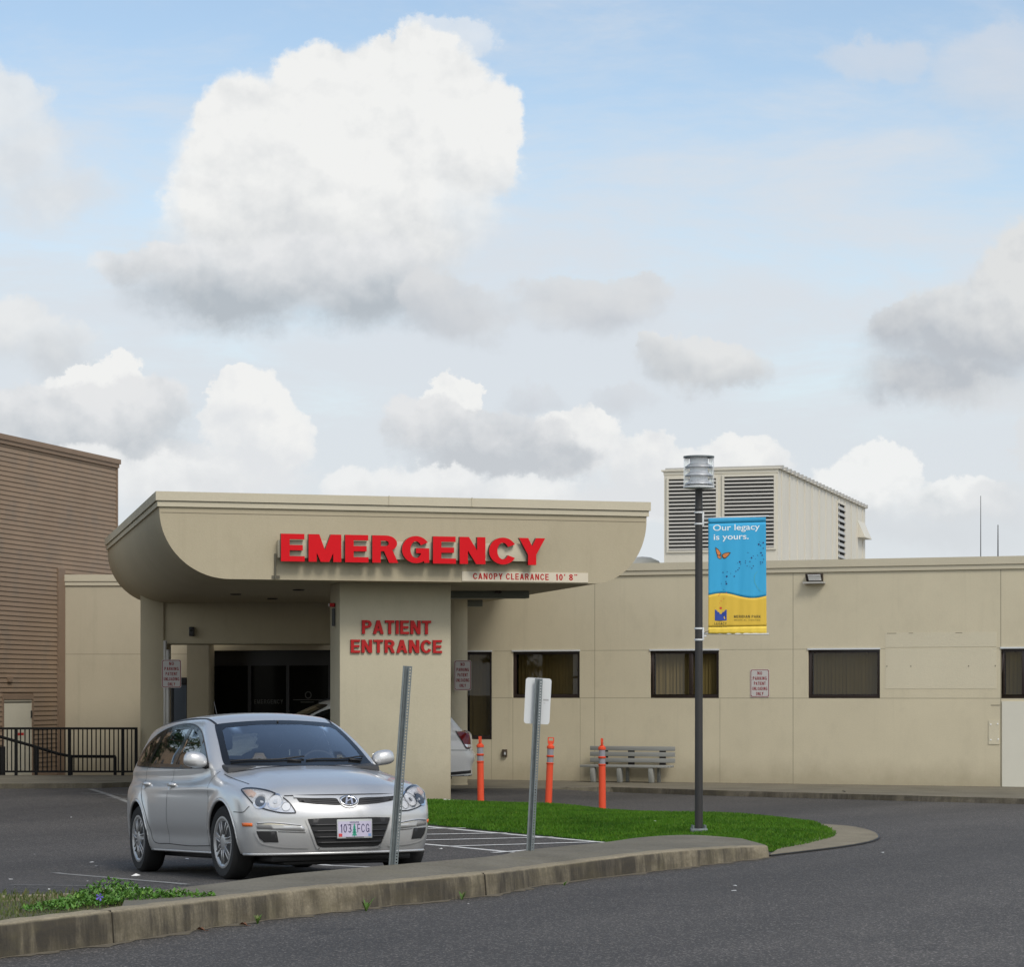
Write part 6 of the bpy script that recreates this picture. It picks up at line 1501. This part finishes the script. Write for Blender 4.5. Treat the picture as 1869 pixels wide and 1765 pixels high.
# upper grille with its bright rim and badge
gr = hatch.patch('grille', M_trimblk, GRL, 'F', .004, (), .03, car)
hatch.line('grille_trim', M_chrome if False else M_silver, GRT, 'F', .020, .010, gr)
mb = MB(); pr = hatch.proj('F', .006)
for k in range(3):
    z = GZ-.008*k+.012; mb.tube([pr((GHW*.8*(-1+2*i/14), z+.018*abs(-1+2*i/14)**1.6-.008*(k-1))) for i in range(15)], .0022, 5)
mb.build('grille_bar', M_seal, gr)
def oval(cx, cy, rx, ry, n=28): return [(cx+rx*math.cos(2*PI*k/n), cy+ry*math.sin(2*PI*k/n)) for k in range(n)]
bz = BADGE; hatch.patch('badge_plate', M_seal, oval(0, bz, .082, .044), 'F', .010, (), .03, car, thick=.01)
bd = hatch.patch('badge', M_chrome, oval(0, bz, .078, .040), 'F', .016, [oval(0, bz, .063, .029)], .02, car, thick=.008)
pr = hatch.proj('F', .015); mb = MB()
H_ = [[(-.036, -.024), (-.020, -.024), (-.002, .024), (-.018, .024)], [(.018-.016+.016, -.024), (.020+.014, -.024), (.052-.016, .024), (.036-.016, .024)], [(-.022, -.010), (.016, .004), (.020, .014), (-.018, .0)]]
H_ = [[(y*-1, z) for y, z in q] for q in H_]
H_ = [[(-y, z) for y, z in q] for q in H_]
for q in H_: mb.add([pr((-0+y*1., bz+z)) for y, z in q], [(0, 1, 2, 3)])
mb.build('emblem', M_chrome, bd)
# lower grille
lg_ = hatch.patch('lower_grille', M_trimblk, LGR, 'F', .004, (), .04, car)
hatch.line('grille_lip', M_silver, LGL, 'F', .016, .009, car)
mb = MB(); pr = hatch.proj('F', .010)
for z, w_ in ((.455, .33), (.405, .315), (.355, .295), (.310, .275)): mb.tube([pr((w_*(-1+2*i/16), z)) for i in range(17)], .008, 6)
mb.build('grille_bar', mat('grille bar', (.022, .022, .023), .45), lg_, smooth=True)
hatch.patch('valance', M_trimblk, [(-.66, .20), (.66, .20), (.62, .228), (-.62, .228)], 'F', .004, (), .05, car)
mb = MB(); mb.box(-2.0, 1.95, -.62, .62, .15, .21); mb.box(.9, 1.9, -.5, .5, .12, .16); mb.build('underbody', M_trimblk, car, bevel=.02)
# licence plate
PX_ = hatch.cast((8, 0, PLZ), (-1, 0, 0))[0].x+.016
def pl3(y, z, d=0.): return (PX_+d, PLY-y, PLZ+z)
mb = MB(); mb.box(PX_-.012, PX_, PLY-.156, PLY+.156, PLZ-.080, PLZ+.080); pf = mb.build('plate', mat('plate frame', (.42, .44, .43), .4, var=.05), car, bevel=.006)
M_plate = mat('plate lilac', (.50, .47, .60), .5, var=.12, vs=20); mb = MB(); mb.add([pl3(-.147, -.066, .001), pl3(.147, -.066, .001), pl3(.147, .062, .001), pl3(-.147, .062, .001)], [(0, 1, 2, 3)]); mb.build('plate_face', M_plate, pf)
M_pnum = mat('plate characters', (.035, .030, .10), .5, var=0)
for txt, y0, y1 in (('103', .128, .030), ('FCG', -.022, -.128)):
    mb = MB(); block_text(mb, txt, 0, 1, -.032, .040, lambda u, z, q: pl3(y0+(y1-y0)*u, z, .002), .14, 0, 0, .22); mb.build('lettering', M_pnum, pf, fix=False)
mb = MB(); M_tree = mat('plate tree green', (.03, .30, .20), .5, var=0)
for k in range(4): z = -.058+.022*k; w_ = .024-.004*k; mb.add([pl3(.004-w_, z, .0016), pl3(.004+w_, z, .0016), pl3(.004, z+.042, .0016)], [(0, 1, 2)])
mb.add([pl3(.001, -.066, .0016), pl3(.007, -.066, .0016), pl3(.007, -.05, .0016), pl3(.001, -.05, .0016)], [(0, 1, 2, 3)]); mb.build('plate_tree', M_tree, pf)
mb = MB(); block_text(mb, 'OREGON', 0, 1, .047, .060, lambda u, z, q: pl3(.045-.08*u, z, .002), .2, 0, 0, .25); mb.build('lettering', M_pnum, pf, fix=False)
mb = MB(); mb.add([pl3(.144, -.064, .002), pl3(.112, -.064, .002), pl3(.112, -.038, .002), pl3(.144, -.038, .002)], [(0, 1, 2, 3)]); mb.build('plate_sticker', mat('sticker red', (.55, .05, .05), .5, var=0), pf)
mb = MB(); mb.add([pl3(-.144, -.064, .002), pl3(-.118, -.064, .002), pl3(-.118, -.042, .002), pl3(-.144, -.042, .002)], [(0, 1, 2, 3)]); mb.build('plate_sticker', mat('sticker blue', (.20, .32, .55), .5, var=0), pf)
mb = MB(); mb.add([pl3(.08, -.074, .001), pl3(-.08, -.074, .001), pl3(-.08, -.068, .001), pl3(.08, -.068, .001)], [(0, 1, 2, 3)]); mb.build('frame_text', M_seal, pf)
arch_lips(hatch, car, M_silver); sill_lips(hatch, car, M_silver)
# wheels
for x in (1.35, -1.35):
    for sg in (-1, 1): wheel(hatch, car, x, sg*.765, sg, R(3) if x > 0 else 0)
# cabin
mb = MB(); mb.box(-1.9, 1.0, -.70, .70, .30, .36); mb.box(-2.0, -1.75, -.6, .6, .36, .80); mb.build('cabin_floor', M_dash, car)
mb = MB(); mb.prism([(1.02, .60), (1.02, .955), (.80, .985), (.55, .94), (.50, .70), (.62, .60)], -.70, .70, 'y'); mb.prism([(.64, .95), (.52, .985), (.47, .95), (.5, .90)], .20, .56, 'y'); mb.build('dashboard', M_dash, car, bevel=.02)
def seat(x, y, w):
    mb = MB(); mb.prism([(x, .45), (x+.5, .48), (x+.5, .58), (x+.02, .55)], y-w, y+w, 'y'); mb.build('seat', M_seat, car, bevel=.04)
    mb = MB(); mb.prism([(x-.02, .5), (x+.12, .52), (x-.07, 1.08), (x-.17, 1.07)], y-w, y+w, 'y'); mb.build('seat_back', M_seat, car, bevel=.045)
    mb = MB(); mb.prism([(x-.14, 1.13), (x-.06, 1.12), (x-.085, 1.30), (x-.165, 1.29)], y-.125, y+.125, 'y'); mb.build('headrest', M_seat, car, bevel=.04)
    mb = MB(); mb.tube([(x-.11, y-.05, 1.05), (x-.11, y-.05, 1.15)], .008, 6); mb.tube([(x-.11, y+.05, 1.05), (x-.11, y+.05, 1.15)], .008, 6); mb.build('headrest_stem', M_chrome, car)
seat(-.22, -.36, .24); seat(-.22, .36, .24)
mb = MB(); mb.prism([(-1.25, .45), (-.75, .48), (-.75, .58), (-1.22, .58), (-1.36, 1.02), (-1.47, 1.0)], -.62, .62, 'y'); mb.build('rear_seat', M_seat, car, bevel=.04)
for y in (-.4, .4): mb = MB(); mb.box(-1.46, -1.38, y-.11, y+.11, 1.03, 1.16); mb.build('headrest', M_seat, car, bevel=.03)
mb = MB(); n_ = 28; C_ = Vector((.40, .36, .93)); e1, e2 = Vector((0, 1, 0)), Vector((-.42, 0, .90)).normalized(); mb.tube([C_+(e1*math.cos(2*PI*k/n_)+e2*math.sin(2*PI*k/n_))*.185 for k in range(n_+1)], .015, 8, cap=False)
for a in (.0, PI, -PI/2): mb.tube([C_, C_+(e1*math.cos(a)+e2*math.sin(a))*.18], .02, 6)
mb.tube([C_, C_+Vector((.25, 0, -.12))], .05, 8); mb.build('steering_wheel', M_trimblk, car, smooth=True)
mb = MB(); mb.box(.23, .25, -.11, .11, 1.305, 1.365); mb.tube([(.25, 0, 1.35), (.29, 0, 1.375)], .01, 6); mb.build('rear_mirror', M_trimblk, car, bevel=.008)
# ------------------------------------------------------------------ the white car behind the pillar
SUV = dict(ax=1.34, wr=.34, arch=.385, hw=.89, nose=2.15, tail=-2.45, H=1.62, bot=.26, crown=.06, plan=.12, belt=1.03, gw=.80, gtaper=.06,
           wsx=1.02, wsz=1.02, bgx=-2.26, bgs=.92, crease=lambda x: .86+0*x, rt=.05,
           top=spl([-2.4, -1., .5, .95, 1.25, 1.55, 1.80, 1.98, 2.10, 2.2], [1.02, 1.01, 1.01, 1.03, 1.0, .96, .91, .85, .78, .72]),
           taila=lambda z: -.05*np.exp(-((z-.58)/.10)**2)+.12*np.maximum(0, z-.78)**1.3,
           roof=spl([-2.45, -1.9, -1.4, -.9, -.4, 0., .3, .6], [1.44, 1.50, 1.545, 1.56, 1.56, 1.535, 1.48, 1.40]))
suvc = Car(SUV, .026)
suv = thing('parked_car', 'white car half hidden behind the broad entrance pillar', 'car')
f_ = -CU; rear = Vector(((861-XC)/FPX*42.0, 42.0)); o_ = rear+f_*2.52+Vector((f_.y, -f_.x))*.0
o_ = o_+Vector((0, .55))
suv.location = (o_.x, o_.y, float(ground_z(o_.x, o_.y))); suv.rotation_euler = (0, 0, math.atan2(f_.y, f_.x))
D1 = smoothpoly([(.76, 1.04), (.36, 1.27), (.08, 1.38), (-.3, 1.43), (-.9, 1.44), (-1.4, 1.40), (-1.72, 1.31), (-1.88, 1.16), (-1.80, 1.08), (-.8, 1.05)], 4)
g1 = [(.46, 1.08), (.08, 1.34), (-.20, 1.385), (-.26, 1.08)]; g2 = [(-.36, 1.09), (-.32, 1.39), (-.9, 1.40), (-1.1, 1.375), (-1.16, 1.10)]; g3 = [(-1.26, 1.12), (-1.2, 1.36), (-1.45, 1.33), (-1.66, 1.26), (-1.76, 1.14)]
ws_ = smoothpoly([(-.66, 1.02), (0, 1.01), (.66, 1.02), (.62, 1.2), (.55, 1.42), (.25, 1.455), (-.25, 1.455), (-.55, 1.42), (-.62, 1.2)], 4); wi = [(-.60, 1.07), (.60, 1.07), (.56, 1.2), (.49, 1.39), (.2, 1.42), (-.2, 1.42), (-.49, 1.39), (-.56, 1.2)]
bg_ = [(-.58, 1.12), (.58, 1.12), (.48, 1.42), (-.48, 1.42)]
hl_ = [(grow(g, .012), v) for g in (g1, g2, g3) for v in ('R', 'L')]+[(grow(wi, .01), 'F'), (grow(bg_, .01), 'B')]
fd_ = [(.95, .32), (.95, .95), (.80, 1.05), (.05, 1.5), (-.31, 1.5), (-.31, .32)]; rd_ = [(-.31, .32), (-.31, 1.5), (-1.18, 1.5), (-1.2, 1.0), (-1.0, .62), (-.88, .32)]
body_parts(suvc, suv, M_wpaint, hl_, [('door', lambda C: ins(C, fd_, 0, 2) & (C[:, 1] < -.45)), ('door', lambda C: ins(C, fd_, 0, 2) & (C[:, 1] > .45)), ('door', lambda C: ins(C, rd_, 0, 2) & (C[:, 1] < -.45)), ('door', lambda C: ins(C, rd_, 0, 2) & (C[:, 1] > .45)),
          ('bumper', lambda C: (C[:, 0] < -1.95) & (C[:, 2] < .70)), ('bumper', lambda C: (C[:, 0] > 1.8) & (C[:, 2] < .62)), ('tailgate', lambda C: (C[:, 0] < -1.9) & (np.abs(C[:, 1]) < .62)), ('hood', lambda C: (C[:, 0] > 1.0) & (C[:, 2] > .80) & (np.abs(C[:, 1]) < .72))])
for v, sg in (('R', -1), ('L', 1)):
    suvc.patch('window_frame', M_frit, D1, v, .005, [g1, g2, g3], .04, suv)
    for g in (g1, g2, g3): suvc.patch('window', M_carglass, grow(g, .004), v, .002, (), .08, suv)
    for L in ([(-.31, .34), (-.31, 1.04)], [(.95, .34), (.95, .95)], [(-.88, .34), (-1.0, .62), (-1.2, .98)]): suvc.line('shut_line', M_gap, L, v, .008, .003, suv)
    tl_ = suvc.patch('tail_light', M_tail, [(-2.04, 1.00), (-2.29, 1.01), (-2.295, .73), (-2.19, .73)], v, .006, (), .03, suv); suvc.patch('reversing_light', M_lampin, [(-2.16, .79), (-2.285, .785), (-2.285, .745), (-2.195, .745)], v, .009, (), .03, tl_)
    suvc.line('light_edge', M_seal, [(-2.03, 1.01), (-2.11, .86), (-2.19, .725), (-2.26, .722)], v, .016, .008, tl_, 3)
    suvc.line('bumper_gap', M_gap, [(-1.76, .70), (-2.0, .695), (-2.36, .69)], v, .008, .003, suv); suvc.line('bumper_strip', M_trimblk, [(-1.76, .30), (-2.0, .315), (-2.3, .335)], v, .05, .004, suv)
    suvc.line('rear_edge', M_seal, [(-1.70, 1.475), (-1.90, 1.38), (-2.16, 1.15), (-2.24, 1.075)], v, .026, .006, suv)
    mb = MB(); mb.lathe([(0, -.10), (.05, -.09), (.075, 0), (.05, .08), (0, .09)], 14, (.62, sg*.93, 1.09), 'y'); mb.build('mirror', M_wpaint, suv, smooth=True)
    p_ = suvc.cast((1.95, sg*.55, 6), (0, 0, -1))[0]; suvc.patch('headlight', M_lampin, smoothpoly([(.20, .80), (.40, .80), (.56, .74), (.58, .69), (.36, .68), (.24, .73)], 3), ('diag', sg, 30), .004, (), .04, suv)
    mb = MB(); mb.tube([suvc.cast((x, sg*.52, 6), (0, 0, -1), .03)[0] for x in np.linspace(.0, -1.6, 12)], .014, 6); mb.build('roof_rail', M_trimblk, suv, smooth=True)
suvc.patch('windscreen_border', M_frit, ws_, 'F', .004, [wi], .05, suv); suvc.patch('windscreen', M_screen, grow(wi, .006), 'F', .002, (), .1, suv); suvc.patch('rear_window', M_carglass, grow(bg_, .012), 'B', .002, (), .1, suv)
suvc.patch('grille', M_trimblk, [(-.4, .60), (.4, .60), (.36, .74), (-.36, .74)], 'F', .005, (), .06, suv)
suvc.patch('plate', M_signw, [(-.15, .80), (.15, .80), (.15, .93), (-.15, .93)], 'B', .006, (), .08, suv)
mb = MB(); mb.box(-1.85, .95, -.66, .66, .40, .46); mb.box(-2.0, 1.9, -.6, .6, .21, .27); mb.build('underbody', M_trimblk, suv)
mb = MB()
for x, y in ((-.25, -.36), (-.25, .36)): mb.prism([(x, .46), (x+.5, .5), (x+.48, .62), (x+.10, .62), (x-.1, 1.34), (x-.2, 1.33)], y-.24, y+.24, 'y')
mb.prism([(-1.3, .46), (-.8, .5), (-.82, .6), (-1.2, .6), (-1.38, 1.12), (-1.48, 1.1)], -.6, .6, 'y'); mb.build('seat', M_seat, suv, bevel=.04)
arch_lips(suvc, suv, M_wpaint)
for x in (1.34, -1.34):
    for sg in (-1, 1): wheel(suvc, suv, x, sg*.78, sg)
# ================================================================== pine at the left edge of the view
tr = thing('pine_tree', 'dark green pine whose branch tips just enter the view beside the brown building', 'tree', (-9.80, 36.5, -.05))
M_bark = mat('pine bark', (.09, .06, .042), .95, var=.35, vs=9, bump=.8, bs=30)
M_needle = leaf_mat('pine needles', (.012, .040, .012), (.025, .065, .018), (.05, .085, .03), 1.5, .3)
mb = MB(); mb.tube([(0, 0, 0), (.05, .02, 2.), (.0, -.05, 5), (.04, 0, 8), (0, 0, 10.4)], [.24, .20, .15, .08, .02], 10); mb.build('trunk', M_bark, tr, smooth=True)
mb = MB(); nb = MB(); rg = random.Random(5)
def tuft(P, L, n):
    for _ in range(n):
        d = Vector((rg.gauss(0, 1), rg.gauss(0, 1), rg.gauss(.25, .8))).normalized(); s_ = d.cross(Vector((rg.random(), rg.random(), rg.random()))).normalized()*.012; e = P+d*L*rg.uniform(.6, 1.2)
        nb.add([P-s_, P+s_, e], [(0, 1, 2)])
z = 2.3
while z < 10.2:
    Rm = 2.75*max(0, min(1, (z-1.2)/2.6))*max(.06, 1-(max(z, 3.8)-3.8)/7.)
    for k in range(5):
        a = rg.uniform(0, 2*PI); L = Rm*rg.uniform(.65, 1.0); rise = rg.uniform(-.15, .35)*L
        P0 = Vector((0, 0, z)); tip = Vector((math.cos(a)*L, math.sin(a)*L, z+rise)); mid = (P0+tip)/2+Vector((0, 0, -.06*L)); mb.tube([P0, mid, tip], [.035, .022, .006], 5)
        m_ = max(4, int(L*9))
        for i in range(m_):
            t = .25+.75*i/m_; P = P0*(1-t)*(1-t)+mid*2*t*(1-t)+tip*t*t; w = .32*L*(1-t)+.10
            for _ in range(3): tuft(P+Vector((rg.gauss(0, w*.6), rg.gauss(0, w*.6), rg.gauss(0, .07))), .15, 11)
    z += .30
mb.build('branches', M_bark, tr, smooth=True); nb.build('crown', M_needle, tr, fix=False)
